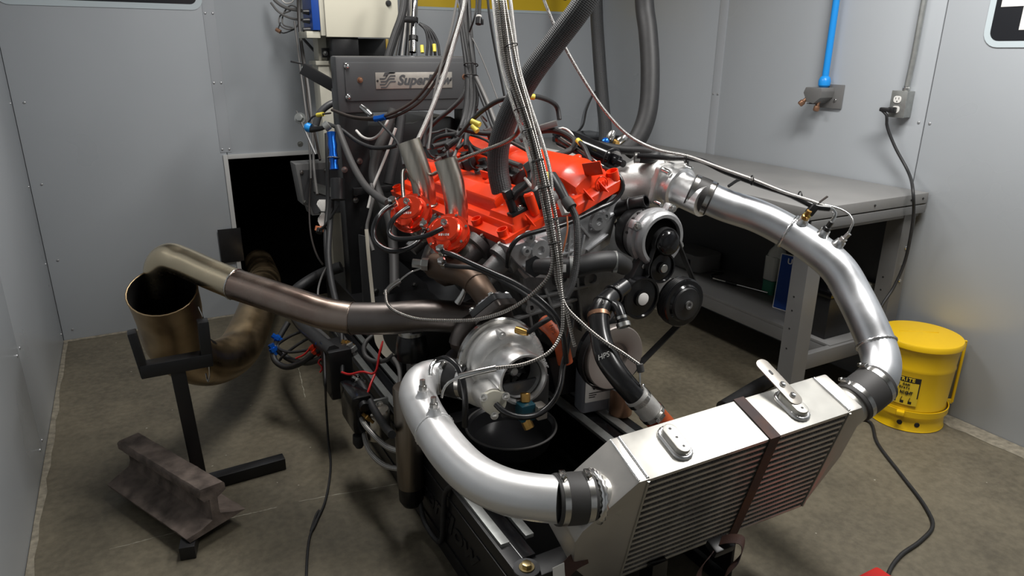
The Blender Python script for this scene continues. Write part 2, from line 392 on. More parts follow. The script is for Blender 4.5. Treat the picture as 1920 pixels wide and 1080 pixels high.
# wall cores, then the sheet panels with open seams as their parts
T_ = .006
wl = bx2('wall_left', (XL-.1, YF-.1, 0), (XL-T_, YB+.1, ZC), 'wall_seam', bev=0, kind='structure')
wr = bx2('wall_right', (XR+T_, YF-.1, 0), (XR+.1, YB+.1, ZC), 'wall_seam', bev=0, kind='structure')
wf = bx2('wall_front', (XL, YF-.1, 0), (XR, YF, ZC), 'wall_paint', bev=0, kind='structure')
V, F = join([boxg(((a[0]+b_[0])/2, YB+T_+.05, (a[1]+b_[1])/2), (b_[0]-a[0], .1-.0, b_[1]-a[1]))[:2] for a, b_ in (((XL-.1, 0), (OX0, ZC)), ((OX0, OZ), (OX1, ZC)), ((OX1, 0), (XR+.1, ZC)))])
wb = mk('wall_back', V, F, 'wall_seam', kind='structure')
def rivets(par, pts, nrm):
    me = None
    for p in pts:
        if me is None:
            o = lathe('rivet', [(.0065, 0), (.0058, .0022), (.003, .0036), (0, .004)], p, nrm, 'rivet', par, 12); me = o; p0 = V3(p)
        else:
            c = me.copy(); COL.objects.link(c); c.location = V3(p)-p0; c.parent = par
def pan(par, a, b_, **k): return bx2('panel', a, b_, 'wall_paint', par, bev=.0012, **k)
g = .0016
# left wall panels: vertical seams
sY = [YF, -.3, .9, at(30, 600, X=XL)[1], YB]
sY[3] = 2.9
for a, c in zip(sY, sY[1:]): pan(wl, (XL-T_, a+g, .0), (XL, c-g, ZC))
rivets(wl, [(XL, y, z) for y in (2.86, 2.94, YB-.05) for z in (.06, .45, .85, 1.25, 1.65)], (1, 0, 0))
# back wall
zb = .958
x1 = at(380, 20, Y=YB)[0]; x2 = at(412, 250, Y=YB)[0]; xb = (x1+x2)/2
pan(wb, (XL, YB, 0), (xb+.03, YB+T_, ZC)) if False else None
pan(wb, (XL+.002, YB, 0), (OX0-.002, YB+T_, ZC))
pan(wb, (OX0+.002, YB, OZ+.002), (OX1, YB+T_, ZC)); pan(wb, (OX1+.003, YB, 0), (XR, YB+T_, ZC))
bt = bx2('batten', (xb-.005, YB-.003, zb), (xb+.055, YB, ZC-.01), 'batten_paint', wb, bev=.001)
rivets(wb, [(xb+dx, YB-.003, z) for dx in (.006, .043) for z in (.975, 1.33, 1.68, 2.1)], (0, -1, 0))
rivets(wb, [(XL+.05, YB, z) for z in (.06, .45, .85, 1.25)], (0, -1, 0))
lathe('washer_bolt', [(.016, 0), (.016, .003), (.008, .003), (.008, .009), (0, .009)], at(563, 270, Y=YB), (0, -1, 0), 'zinc', wb, 16)
# trim round the duct opening
t = thing('trim_4', (OX0, YB, 0), None, 'structure')
bx2('jamb', (OX0-.024, YB-.012, 0), (OX0, YB+.02, OZ+.024), 'trim_white', t); bx2('head', (OX0, YB-.012, OZ), (OX1, YB+.02, OZ+.024), 'trim_white', t)
# dark exhaust duct behind the opening
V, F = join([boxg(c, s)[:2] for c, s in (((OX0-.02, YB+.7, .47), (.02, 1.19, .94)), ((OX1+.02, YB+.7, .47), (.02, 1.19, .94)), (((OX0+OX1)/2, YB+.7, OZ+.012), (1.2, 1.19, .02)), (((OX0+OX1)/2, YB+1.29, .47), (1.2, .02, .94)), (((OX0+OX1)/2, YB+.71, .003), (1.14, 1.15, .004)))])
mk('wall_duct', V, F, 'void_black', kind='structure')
# right wall: batten far, seam near
ys = at(1745, 170, X=XR)[1]; yd = at(1350, 100, X=XR)[1]
pan(wr, (XR, YF, 0), (XR+T_, ys-g*1.6, ZC)); pan(wr, (XR, ys+g*1.6, 0), (XR+T_, yd, ZC)); pan(wr, (XR, yd+g, 0), (XR+T_, YB, ZC))
bx2('batten', (XR-.003, yd-.03, 0), (XR, yd+.03, ZC-.01), 'batten_paint', wr, bev=.001)
rivets(wr, [(XR-.003, yd+dy, z) for dy in (-.018, .018) for z in (.4, 1.28, 1.8)], (-1, 0, 0))
rivets(wr, [(XR, ys+dy, z) for dy in (-.024, .024) for z in (.36, 1.225, 1.9)], (-1, 0, 0))
# ceiling lamps (above the frame)
for i, (lo, sx, sy, pw) in enumerate(LAMPS):
    t = thing('ceiling_lamp', (lo[0], lo[1], lo[2]+.02), ('long white ceiling lamp above the intercooler', 'long white ceiling lamp above the engine')[i]+'|lamp|ceiling lamps')
    bx2('housing', (lo[0]-.18, lo[1]-.62, lo[2]+.02), (lo[0]+.18, lo[1]+.62, ZC), 'lamp_housing', t)
# ---------------------------------------------------------------- signs
def rsign(name, lab, wall, a0, a1, z0, z1, bord, rad, cb, cf):
    c = ((a0+a1)/2, (z0+z1)/2); w, h = abs(a1-a0), z1-z0
    if wall == 'back': o = (c[0], YB-.004, c[1]); ax, ay, n_ = (1, 0, 0), (0, 0, 1), V3((0, -1, 0))
    else: o = (XR-.004, c[0], c[1]); ax, ay, n_ = (0, -1, 0), (0, 0, 1), V3((-1, 0, 0))
    t = thing(name, V3(o)+[0, 0, -h/2], lab)
    prism('border', rrect(w, h, rad), o, ax, ay, n_*-.0035, cb, t); prism('face', rrect(w-2*bord, h-2*bord, rad*.6), V3(o)+n_*.0012, ax, ay, n_*-.002, cf, t)
    return t, V3(o)+n_*.0016, V3(ax), V3(ay)
rsign('wall_sign', 'black wall sign with pale border at top left of back wall|sign', 'back', XL+.02, at(380, 10, Y=YB)[0], at(200, 14, Y=YB)[2]-.0, 2.3, .028, .055, 'sign_border', 'sign_black')
t, o, ax, ay = rsign('wall_sign', 'black wall sign with large white letter on right wall|sign', 'right', at(1846, 60, X=XR)[1], .9, at(1857, 89, X=XR)[2], 2.2, .024, .06, 'sign_border', 'sign_black')
pl = lambda x, y: at(x, y, X=XR-.006)
a = pl(1877, 13); c = pl(1910, 56); zt = a[2]
prism('letter', [(a[1], zt), (c[1], zt), (c[1], c[2]), (c[1]-.11, c[2]), (c[1]-.11, zt), (c[1]-.17, zt), (c[1]-.17, zt+.13), (a[1], zt+.13)], (XR-.0068, 0, 0), (0, 1, 0), (0, 0, 1), (.001, 0, 0), 'white', t)
t, o, ax, ay = rsign('wall_sign', 'yellow wall sign with black lettering behind the hanging cables|sign', 'back', 1.6, 2.86, 1.738, 2.15, .016, .02, 'sign_border', 'sign_yellow')
p = at(1075, 2, Y=YB); text('lettering', 'NO', .19, 'ink', (p[0]-.045, YB-.0066, p[2]+.062), (1, 0, 0), (0, 0, 1), t, .0005, bold=.004)
p = at(1030, 0, Y=YB)
# ---------------------------------------------------------------- wall fixtures
p = at(1545, 160, X=XR-.035); xa, ya, za = p
t = thing('air_line', (xa, ya, za-.06), 'blue compressed air pipe dropping to a grey wall manifold|pipe')
tube('pipe', [(xa, ya, za+.0), (xa, ya, ZC)], .0155, 'blue', t, 16, smooth=False)
lathe('collar', [(.02, 0), (.027, .008), (.028, .03), (.022, .045), (.0155, .05)], (xa, ya, za-.008), (0, 0, 1), 'blue', t, 20)
box('wall_plate', (XR-.006, ya-.03, za-.05), (.01, .12, .11), 'bench_grey', t, bev=.003)
mf = prism('manifold', [(-.05, -.004), (-.06, -.03), (-.035, -.072), (.005, -.078), (.04, -.05), (.045, -.02), (.04, -.004)], (XR-.10, ya, za-.005), (0, -1, 0), (0, 0, 1), (.09, 0, 0), 'bench_grey', t, bev=.004)
for (dy, dz), c in (((-.035, -.02), (.028, -.045)), ((.035, .02), (-.028, -.045))): cyl('screw', (XR-.012, ya-.022+dy, za-.045+dz), (XR-.018, ya-.022+dy, za-.045+dz), .006, 'chrome', mf, 12)
for (o, d) in (((XR-.08, ya+.035, za-.05), (-.5, .55, -.75)), ((XR-.06, ya-.005, za-.06), (-.25, .0, -1))):
    d = un(d); q = lathe('coupling', [(.008, 0), (.012, .004), (.012, .014), (.009, .018), (.0095, .034), (.014, .038), (.0145, .054), (.011, .06), (.007, .06), (.006, .045), (0, .045)], o, d, 'copper_brown', t, 14)
    lathe('collar_nut', [(.0125, .0), (.0125, .01), (.008, .01)], o, d, 'gold_bolt', q, 6)
bar('valve_lever', (XR-.06, ya+.005, za-.085), (XR-.1, ya+.03, za-.083), .008, .005, 'plastic_black', t)
p = at(1691, 195, X=XR-.025); yo, zo = p[1], p[2]
t = thing('outlet_box', (XR-.025, yo, zo-.06), 'galvanised outlet box with conduit on the right wall|outlet')
bx2('box_body', (XR-.05, yo-.035, zo-.055), (XR, yo+.035, zo+.055), 'galvanised', t, bev=.004)
fp = bx2('face_plate', (XR-.054, yo-.036, zo-.056), (XR-.05, yo+.036, zo+.056), 'galvanised', t, bev=.0015)
for dz in (.02, -.022):
    rc = prism('receptacle', rrect(.034, .029, .012), (XR-.055, yo+.004, zo+dz), (0, -1, 0), (0, 0, 1), (-.002, 0, 0), 'white', fp)
    for dy in (-.006, .007): bx2('slot', (XR-.0575, yo+.004+dy-.001, zo+dz), (XR-.0565, yo+.004+dy+.001, zo+dz+.008), 'ink', rc, bev=0) if False else None
for dz in (.02,):
    V, F = join([boxg((XR-.0574, yo+.004+dy, zo+dz+.004), (.001, .002, .008))[:2] for dy in (-.007, .007)]+[latheg([(0, 0), (.0025, 0), (.0025, .001), (0, .001)], (XR-.057, yo+.004, zo+dz-.008), (-1, 0, 0), 8)])
    mk('slots', V, F, 'ink', fp)
pc = at(1693, 165, X=XR-.025); yc = pc[1]
tube('conduit', [(XR-.025, yo-.008, zo+.055), (XR-.022, yo-.012, zo+.2), (XR-.018, yo-.012, ZC)], .0115, 'galvanised', t, 14, smooth=False)
lathe('connector', [(.013, 0), (.016, .003), (.016, .012), (.0125, .016), (.0125, .02)], (XR-.025, yo-.008, zo+.055), (0, 0, 1), 'zinc', t, 14)
q = at(1711, 65, X=XR-.03); box('sticker', (XR-.0305, yo-.012, q[2]), (.0012, .012, .06), 'white', t, bev=.0003)
# mains cord: plug, drop behind the bench, then over the floor
t = thing('power_cord', at(1632, 790, Z=0), 'black power cord plugged into wall outlet and trailing over the floor|cord')
pl0 = V3((XR-.062, yo+.004, zo-.024))
box('plug', pl0+[-.012, .003, 0], (.032, .024, .024), 'plastic_black', t, bev=.005)
bar('plug_body', pl0+[-.02, .004, 0], pl0+[-.025, .05, .0], .02, .018, 'plastic_black', t, bev=.005)
cp = [pl0+[-.025, .05, 0], at(1662, 215, X=XR-.085), at(1663, 235, X=XR-.07), at(1678, 275, X=XR-.05), at(1702, 320, X=XR-.05), at(1712, 360, Y=1.685), at(1713, 400, Y=1.685), at(1706, 450, Y=1.69), at(1695, 495, Y=1.70), at(1675, 540, Y=1.71), at(1650, 580, Y=1.71), (2.70, 1.70, .2), (2.64, 1.66, .03),
      (2.6, 1.62, .009), at(1630, 790, Z=.008), at(1645, 830, Z=.007), at(1690, 890, Z=.007), at(1735, 950, Z=.007), at(1749, 985, Z=.007), at(1725, 1015, Z=.007), at(1690, 1040, Z=.007), at(1668, 1070, Z=.007), at(1662, 1100, Z=.007), at(1668, 1140, Z=.007)]
tube('cable', cp, .0065, 'rubber', t, 8, step=.02)
# conduit and lead on the back wall beside the corner
p = at(1145, 100, Y=YB-.02)
t = thing('conduit', (p[0], p[1], 1.3), 'thin pale conduit running up the back wall behind the hoses|conduit')
tube('pipe', [(p[0], YB-.02, 1.35), (p[0], YB-.02, ZC)], .0105, 'galvanised', t, 10, smooth=False)
lathe('end_fitting', [(.014, 0), (.016, .004), (.016, .04), (.012, .05)], (p[0], YB-.02, 1.31), (0, 0, 1), 'galvanised', t, 12)
tube('black_lead', [at(1143, 150, Y=YB-.03), at(1122, 166, Y=YB-.06), at(1112, 178, Y=YB-.05), at(1100, 205, Y=YB-.05), at(1093, 235, Y=YB-.06), at(1079, 250, Y=YB-.1), at(1060, 256, Y=YB-.2)], .007, 'rubber', lab='black lead hanging on the back wall behind the engine|cord')
# dark access plate on the back wall beside the opening
p0, p1 = at(407, 430, Y=YB), at(446, 489, Y=YB)
bx2('steel_plate', (p0[0], YB-.016, p1[2]), (OX0+.02, YB-.012, p0[2]), 'black_steel', lab='dark steel plate beside the black duct opening|plate')
# ---------------------------------------------------------------- workbench
BX0, BX1, BY0, BY1, BZ = 2.24, 2.978, 1.73, 4.16, .942
t = thing('workbench', (2.6, 2.95, 0), 'long grey steel workbench against the right wall|workbench')
tp = bx2('bench_top', (BX0, BY0, BZ-.045), (BX1, BY1, BZ), 'bench_top', t, bev=.004)
V, F = join([boxg((BX1+.0, (BY0+BY1)/2, BZ)[:3], (.001, .001, .001))[:2]])
bx2('front_apron', (BX0+.035, BY0+.04, BZ-.115), (BX0+.045, BY1-.04, BZ-.045), 'bench_grey', t)
bx2('end_apron', (BX0+.05, BY0+.022, BZ-.105), (BX1-.01, BY0+.032, BZ-.045), 'bench_grey', t)
bx2('end_lip', (BX0+.01, BY0-.003, BZ-.085), (BX1-.008, BY0+.004, BZ-.05), 'bench_grey', t)
for dx in (.13, .38, .62, .7): cyl('bolt', (BX0+dx, BY0+.001, BZ-.022), (BX0+dx, BY0-.004, BZ-.022), .005, 'black_steel', t, 8)
for (lx, ly) in ((BX0+.055, BY0+.02), (BX1-.11, BY0+.02), (BX0+.055, BY1-.13), (BX1-.11, BY1-.13)):
    w, d = .082, .075
    lg = prism('leg', [(0, 0), (w, 0), (w, .004), (.004, .004), (.004, d), (0, d)] if False else [(0, 0), (w, 0), (w, d), (w-.004, d), (w-.004, .004), (.004, .004), (.004, d), (0, d)], (lx, ly, 0), (1, 0, 0), (0, 1, 0), (0, 0, BZ-.046), 'bench_grey', t)
    for z in (.12, .15, .33, .42, .5, .56): cyl('bolt_hole', (lx-.0005, ly+.045, z), (lx+.002, ly+.045, z), .005, 'ink', lg, 8)
    for z in (.14, .17): cyl('bolt', (lx+.03, ly, z), (lx+.03, ly-.006, z), .007, 'zinc', lg, 10)
    box('foot_plate', (lx+w/2, ly+d/2, .002), (w+.02, d+.02, .004), 'bench_grey', lg, bev=.001)
bx2('end_stretcher', (BX0+.11, BY0+.03, .225), (BX1-.11, BY0+.06, .295), 'bench_grey', t)
bx2('shelf', (2.55, BY0+.045, .285), (BX1-.01, BY1-.06, .3), 'bench_grey', t)
bx2('shelf_lip', (2.55, BY0+.05, .225), (2.56, BY1-.06, .285), 'bench_grey', t)
bx2('back_panel', (BX1-.016, BY0+.06, .3), (BX1-.008, BY1-.06, BZ-.05), 'powder_grey', t)
for (dy, z) in ((.035, .62), (.035, .55), (.035, .70)): cyl('bolt', (BX1-.06, BY0+.02, z), (BX1-.06, BY0+.014, z), .008, 'chrome', t, 12)
# things on the lower shelf
SZ = .3
t = thing('sign_board', at(1470, 580, Z=SZ), 'blue board with white lettering leaning on the bench leg|board')
pA = at(1448, 576, Z=SZ)
bw = 0.165; ax = un((.16, -1, 0)); ay = un((.05, .0, 1)); bo = pA+ax*bw/2+ay*.14
bo = bo
prism('backing', rrect(bw, .28, .004), bo, ax, ay, np.cross(ax, ay)*-.006, 'white', t)
prism('blue_face', rrect(bw-.008, .272, .003), bo+np.cross(ax, ay)*.0008, ax, ay, np.cross(ax, ay)*-.002, 'blue_board', t)
text('lettering', 'ULINE', .038, 'white', bo+ay*.108+np.cross(ax, ay)*.0014+ax*.008, ax, ay, t, .0004, bold=.0008)
t['label'] = 'blue board with white lettering beside the near bench leg'
p = at(1446, 552, Z=SZ); jx, jy = p[0]+.03, p[1]+.02
t = thing('washer_jug', (jx, jy, SZ), 'translucent jug with green fluid and red cap on bench shelf|jug')
prism('body', rrect(.1, .075, .015), (jx, jy, SZ+.075), (1, 0, 0), (0, 1, 0), (0, 0, .13), 'jug_white', t, bev=.006)
prism('fluid', rrect(.099, .074, .015), (jx, jy, SZ), (1, 0, 0), (0, 1, 0), (0, 0, .074), 'jug_green', t)
lathe('neck', [(.05, 0), (.04, .03), (.02, .055), (.018, .07)], (jx, jy, SZ+.2), (0, 0, 1), 'jug_white', t, 20)
lathe('cap', [(.021, 0), (.021, .022), (0, .024)], (jx, jy, SZ+.268), (0, 0, 1), 'red', t, 16)
a, c = at(1337, 522, Z=SZ+.012), at(1440, 549, Z=SZ+.012)
t = thing('speed_wrench', a, 'chrome crank wrench lying on the bench shelf|wrench')
tube('shaft', [a, a+(c-a)*.25], .006, 'chrome', t, 10, smooth=False); tube('grip', [a+(c-a)*.25, a+(c-a)*.45], .009, 'plastic_black', t, 10, smooth=False); tube('rod', [a+(c-a)*.45, c], .006, 'chrome', t, 10, smooth=False)
e = at(1357, 511, Z=SZ+.03); tube('crank_arm', [a, a+[.005, .02, .01], e, e+[-.03, .06, 0]], .007, 'black_steel', t, 8)
p = at(1300, 505, Z=SZ)
t = thing('parts_case', p, 'rounded grey case at the far end of bench shelf|case')
prism('case_body', rrect(.2, .3, .05), (p[0]+.05, p[1]+.06, SZ+.001), (1, 0, 0), (0, 1, 0), (0, 0, .1), 'bench_grey', t, bev=.01); bx2('latch', (p[0]-.055, p[1]-.02, SZ+.03), (p[0]-.045, p[1]+.02, SZ+.07), 'black_steel', t)
p = at(1545, 615, Y=1.86)
t = thing('battery', (2.66, 1.92, SZ), 'black boxy battery on the near end of bench shelf|battery')
bx2('case', (2.58, 1.83, SZ), (2.76, 2.03, SZ+.19), 'plastic_black', t, bev=.006); bx2('lid', (2.575, 1.825, SZ+.19), (2.765, 2.035, SZ+.22), 'gloss_black', t, bev=.006)
for dx in (.04, .13): cyl('terminal', (2.58+dx, 1.87, SZ+.22), (2.58+dx, 1.87, SZ+.24), .01, 'zinc', t)
bx2('carton', (2.79, 1.86, SZ), (2.93, 2.06, SZ+.2), 'cream_dirty', lab='brown carton behind the black battery on bench shelf|box')
pp = at(1132, 258, Z=BZ)
t = thing('tool_case', (2.6, 3.75, BZ), 'flat black tool case at the far end of bench top|case')
bx2('base', (2.45, 3.6, BZ), (2.75, 3.95, BZ+.035), 'plastic_black', t, bev=.008); bx2('lid', (2.45, 3.6, BZ+.037), (2.75, 3.95, BZ+.06), 'gloss_black', t, bev=.008)
# ---------------------------------------------------------------- oily waste can
cx, cy = 2.808, 1.545
t = thing('waste_can', (cx, cy, 0), 'yellow steel oily waste can with lid beside the bench|waste can')
lathe('body', [(.0, .07), (.139, .07), (.140, .085), (.143, .09), (.143, .098), (.141, .103), (.147, .265), (.149, .272), (.147, .28), (.15, .355), (.153, .36), (.145, .362), (0, .362)], (cx, cy, 0), (0, 0, 1), 'yellow', t, 48)
lathe('base_ring', [(.0, .004), (.146, .0), (.149, .003), (.146, .008), (.141, .07), (0, .071)], (cx, cy, 0), (0, 0, 1), 'yellow', t, 48)
ld = lathe('lid', [(0, .362), (.157, .362), (.160, .366), (.160, .383), (.156, .389), (.12, .392), (0, .395)], (cx, cy, 0), (0, 0, 1), 'yellow', t, 48)
bar('lid_crease', (cx-.06, cy+.06, .3935), (cx+.07, cy-.03, .3945), .006, .003, 'yellow', ld)
hd = math.atan2(-cy, -cx)
def can(a, r, z): return V3((cx+r*math.cos(a), cy+r*math.sin(a), z))
for px_, a_ in ((1686, None), (1719, None)):
    a_ = min(np.linspace(-math.pi, math.pi, 721), key=lambda a: abs((lambda v: 960+FPX*(v@CR)/(v@CF))(can(a, .144, .035)-CP)-px_)+(1e3 if math.cos(a-hd) < 0 else 0))
    d = V3((math.cos(a_), math.sin(a_), 0)); cyl('vent_hole', can(a_, .1415, .036), can(a_, .1462, .036), .0105, 'ink', t, 16)
def bandarc(name, a0, a1, r, z0, z1, th, m, par, n=24):
    V = []; F = []
    for i in range(n+1):
        a = a0+(a1-a0)*i/n
        V += [can(a, r, z0), can(a, r+th, z0), can(a, r+th, z1), can(a, r, z1)]
    for i in range(n):
        for j in range(4): F.append([4*i+j, 4*i+(j+1) % 4, 4*i+4+(j+1) % 4, 4*i+4+j])
    F += [[0, 1, 2, 3], [4*n, 4*n+1, 4*n+2, 4*n+3]]
    return mk(name, V, F, m, par)
rt = math.atan2(-.55, .83)
bandarc('pedal_bar', hd-1.05, rt+.02, .150, .07, .096, .004, 'yellow', t, 40)
lev = V3((math.cos(rt), math.sin(rt), 0))
bar('lever_arm', can(rt, .15, .083), can(rt, .185, .083), .006, .022, 'yellow', t)
tube('lever_rod', [can(rt, .184, .08), can(rt, .184, .36)], .006, 'yellow', t, 10, smooth=False)
bar('lever_hook', can(rt, .188, .365), can(rt, .158, .362), .012, .006, 'yellow', t)
box('pedal_latch', can(hd-.1, .158, .085), (.03, .03, .02), 'yellow', t, R=rotz(hd), bev=.004)
bx_a = rt-.55
# warning label wrapped on the body
def lab_patch(name, a0, a1, z0, z1, off, m, par): return bandarc(name, a0, a1, .1425+.0022+off, z0, z1, .0008, m, par, 12)
ac = hd-.18
lb = lab_patch('warning_label', ac-.42, ac+.42, .12, .245, .0005, 'label_yellow', t)
lab_patch('label_header', ac-.42, ac+.42, .222, .245, .001, 'ink', lb)
lab_patch('label_edge', ac+.39, ac+.42, .155, .225, .001, 'ink', lb)
for k in range(3):
    a_ = ac-.16+.2*k; lab_patch('pictogram', a_-.045, a_+.045, .126, .138, .001, 'ink', lb)
    d = can(a_-.04, .1475, .138); bar('pictogram_lid', d, can(a_-.01, .1475, .155), .002, .002, 'ink', lb, bev=0)
def ctext(s, size, a, z, m, sx=1):
    if not s.strip(): return
    d = V3((math.cos(a), math.sin(a), 0)); tx = V3((-math.sin(a), math.cos(a), 0))
    text('lettering', s, size, m, can(a, .1478, z), tx, (0, 0, 1), lb, .0006, bold=.0006, sx=sx)
for i, ch in enumerate('JUSTRITE'): ctext(ch, .021, ac-.36+.085*i, .2335, 'label_yellow')
for i, ch in enumerate('WASTE CAN'): ctext(ch, .011, ac-.36+.062*i, .212, 'ink')
for i, ch in enumerate('Oily Craft'): ctext(ch, .012, ac-.34+.055*i, .197, 'ink')
for i, ch in enumerate('EMPTY NIGHT'): ctext(ch, .021, ac-.38+.062*i, .174, 'ink', .75)
# ---------------------------------------------------------------- exhaust stand, iron section, exhaust duct pipe
sc = at(377, 905, Z=.03); sc[2] = 0
t = thing('pipe_stand', sc, 'black steel pipe stand with forked cradle holding the exhaust duct|stand')
FY = sc[1]-.06; fk0 = at(332, 690, Y=FY)
for e, l_ in ((at(533, 862, Z=.03), 0), (at(351, 1035, Z=.03), 0), (at(240, 893, Z=.03), 0)):
    e[2] = .024; s0 = V3((sc[0], sc[1], .024)); bar('base_leg', s0, e, .046, .046, 'black_paint', t, bev=.003)
bar('pole', (sc[0], sc[1], .04), (fk0[0], fk0[1], fk0[2]+.01), .045, .045, 'black_paint', t, up=(0, 1, 0), bev=.003)
pL, pR = at(262, 688, Y=FY), at(398, 676, Y=FY)
fz = (pL[2]+pR[2])/2
bar('fork_base', (pL[0]+.0, FY, fz), (pR[0], FY, fz), .05, .045, 'black_paint', t, bev=.003)
bar('fork_arm', (pL[0]+.012, FY, fz-.02), (pL[0]-.005, FY, fz+.135), .026, .045, 'black_paint', t, up=(0, 1, 0), bev=.003)
bar('fork_arm', (pR[0]-.016, FY, fz-.02), (pR[0]-.012, FY, fz+.135), .034, .045, 'black_paint', t, up=(0, 1, 0), bev=.003)
# short length of rail-shaped iron
A, B = V3((-.155, 2.54, .05)), V3((.07, 2.085, .05)); d = un(B-A); sd = un(np.cross(d, (0, 0, 1))); up = V3((0, 0, 1))
prof = [(-.098, 0), (.098, 0), (.1, .008), (.06, .022), (.018, .036), (.012, .06), (.012, .105), (.034, .112), (.040, .12), (.040, .142), (.034, .15), (-.034, .15), (-.040, .142), (-.040, .12), (-.034, .112), (-.012, .105), (-.012, .06), (-.018, .036), (-.06, .022), (-.1, .008)]
n = 26; V = []; F = []; k = len(prof); Ln = np.linalg.norm(B-A)
for i in range(n+1):
    for q in prof:
        e = 0
        if i in (0, n): e = random.uniform(-.012, .006)*(1 if i == n else .5)
        V.append(A+d*(Ln*i/n+e)+sd*(q[0]+random.uniform(-.0008, .0008))+up*(q[1]+random.uniform(-.0008, .0008)))
for i in range(n):
    for j in range(k): F.append([i*k+j, i*k+(j+1) % k, (i+1)*k+(j+1) % k, (i+1)*k+j])
for i, s_ in ((0, -1), (n, 1)):
    F.append([i*k+j for j in range(k)])
mk('iron_rail', V, F, 'rusty_iron', lab='short rusty iron rail section lying across the stand feet|iron', ang=40)
# big exhaust duct pipe: open mouth, U bend, away into the wall opening
mo = at(304, 546, Y=2.5)
pts = [mo, mo+[.01, .05, -.09], at(330, 645, Y=2.6), at(385, 680, Y=2.72), at(442, 660, Y=2.92), at(475, 600, Y=3.15), at(490, 545, Y=3.6), at(497, 525, Y=4.0), (at(500, 525, Y=4.0)+[.03, .45, -.02])]
t = thing('exhaust_duct_pipe', (mo[0], mo[1], .3), 'wide bronze steel exhaust duct pipe curving from the stand to the wall opening|pipe')
tube('pipe', pts, [.111, .108, .096, .09, .088, .085, .085, .085, .085], 'exhaust_duct', t, 40, .02, hollow=.003)
tube('shade_liner', pts[:4], [.1065, .1035, .0915, .0855], 'shade_black', t, 36, .02, hollow=.0015)  # added black sleeve: the mouth's inner shade is put into its colour
dr = un(pts[0]-pts[1]); ring('rim', mo, dr, .110, .003, 'exhaust_duct', t)
band('support_band', V3(pts[1])+[0.02, .03, -.06], un(V3(pts[2])-pts[1]), .09, .02, .003, 'stainless', t) if False else None
tube('ground_wire', [at(372, 575, Y=2.38), at(382, 600, Y=2.37), at(388, 660, Y=2.36), at(393, 700, Y=2.36), at(390, 716, Y=2.38), at(386, 700, Y=2.4)], .0025, 'stainless', lab='bent bare wire hanging from the exhaust duct mouth|wire', seg=6)
# ---------------------------------------------------------------- dyno cart
CX0, CX1, CY0, CY1, CZ = .68, 1.40, 1.17, 3.0, .285
t = thing('dyno_cart', (1.04, 2.1, 0), 'low black steel dyno cart carrying the engine|cart')
rl = prism('side_rail', [(0, 0), (.05, 0), (.05, .012), (.012, .02), (.012, CZ-.02), (.05, CZ-.012), (.05, CZ), (0, CZ)], (CX0, CY0, .0), (1, 0, 0), (0, 0, 1), (0, CY1-CY0, 0), 'black_paint', t, bev=.002)
text('raised_lettering', 'SuperFlow', .105, 'black_steel', (CX0-.001, 1.72, .155), (0, -1, 0), (0, 0, 1), rl, .003, italic=True, bold=.003, sx=1.25)
bx2('side_rib', (CX0-.004, CY0+.05, .055), (CX0, CY1, .065), 'black_paint', rl, bev=.001); bx2('side_rib', (CX0-.004, CY0+.05, .235), (CX0, CY1, .243), 'black_paint', rl, bev=.001)
prism('side_rail', [(0, 0), (-.05, 0), (-.05, .012), (-.012, .02), (-.012, CZ-.02), (-.05, CZ-.012), (-.05, CZ), (0, CZ)], (CX1, CY0, .0), (1, 0, 0), (0, 0, 1), (0, CY1-CY0, 0), 'black_paint', t, bev=.002)
for y in (CY0+.05, 2.0, CY1-.06): bx2('cross_member', (CX0+.05, y-.035, .16), (CX1-.05, y+.035, CZ-.008), 'black_paint', t, bev=.004)
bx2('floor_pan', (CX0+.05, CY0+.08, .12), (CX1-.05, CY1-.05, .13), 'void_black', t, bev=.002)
for x, w in ((.702, .026), (.775, .024), (1.245, .034), (1.335, .034)):
    bx2('slide_bar', (x-w/2, 1.31, CZ), (x+w/2, 2.95, CZ+.012), 'galvanised', t, bev=.001)
for x in (.738, 1.29): bx2('slot_rail', (x-.02, 1.25, CZ-.03), (x+.02, 2.95, CZ+.002), 'gloss_black', t, bev=.002)
p = at(979, 1068, Z=CZ)
ws = lathe('fender_washer', [(0, 0), (.034, 0), (.034, .006), (0, .006)], (p[0]+.01, p[1]-.005, CZ), (0, 0, 1), 'powder_grey', t, 24); bolt('hex_bolt', (p[0]+.01, p[1]-.005, CZ+.006), (0, 0, 1), .013, 'gold_bolt', ws)
# ---------------------------------------------------------------- dyno tower behind the engine
DY = 3.04
pl_, pr_ = at(628, 105, Y=DY), at(893, 102, Y=DY); zt = pl_[2]; zbm = at(650, 190, Y=DY)[2]
t = thing('dynamometer', (1.15, DY+.1, 0), 'dark grey dyno frame with nameplate behind the engine|dyno')
xl, xr = pl_[0], pr_[0]
hp = bx2('header_plate', (xl+.035, DY-.006, zbm), (xr-.03, DY, zt-.025), 'powder_grey', t, bev=.003)
bx2('header_beam', (xl, DY+.001, zt-.235), (xr, DY+.09, zt), 'powder_grey', t, bev=.012)
npl, npr = at(703, 150, Y=DY), at(846, 147, Y=DY); nz = (at(775, 135, Y=DY)[2]+at(775, 166, Y=DY)[2])/2; nh = at(705, 137, Y=DY)[2]-at(705, 168, Y=DY)[2]; nx = (npl[0]+npr[0])/2; nw = npr[0]-npl[0]
npt = bx2('nameplate', (npl[0], DY-.010, nz-nh/2), (npr[0], DY-.006, nz+nh/2), 'plate_grey', hp, bev=.001)
text('lettering', 'SuperFlow', .058, 'powder_grey', (nx+.045, DY-.0105, nz), (1, 0, 0), (0, 0, 1), npt, .0006, italic=True, bold=.0022, sx=1.02)
lx = npl[0]+.022; s_ = .062
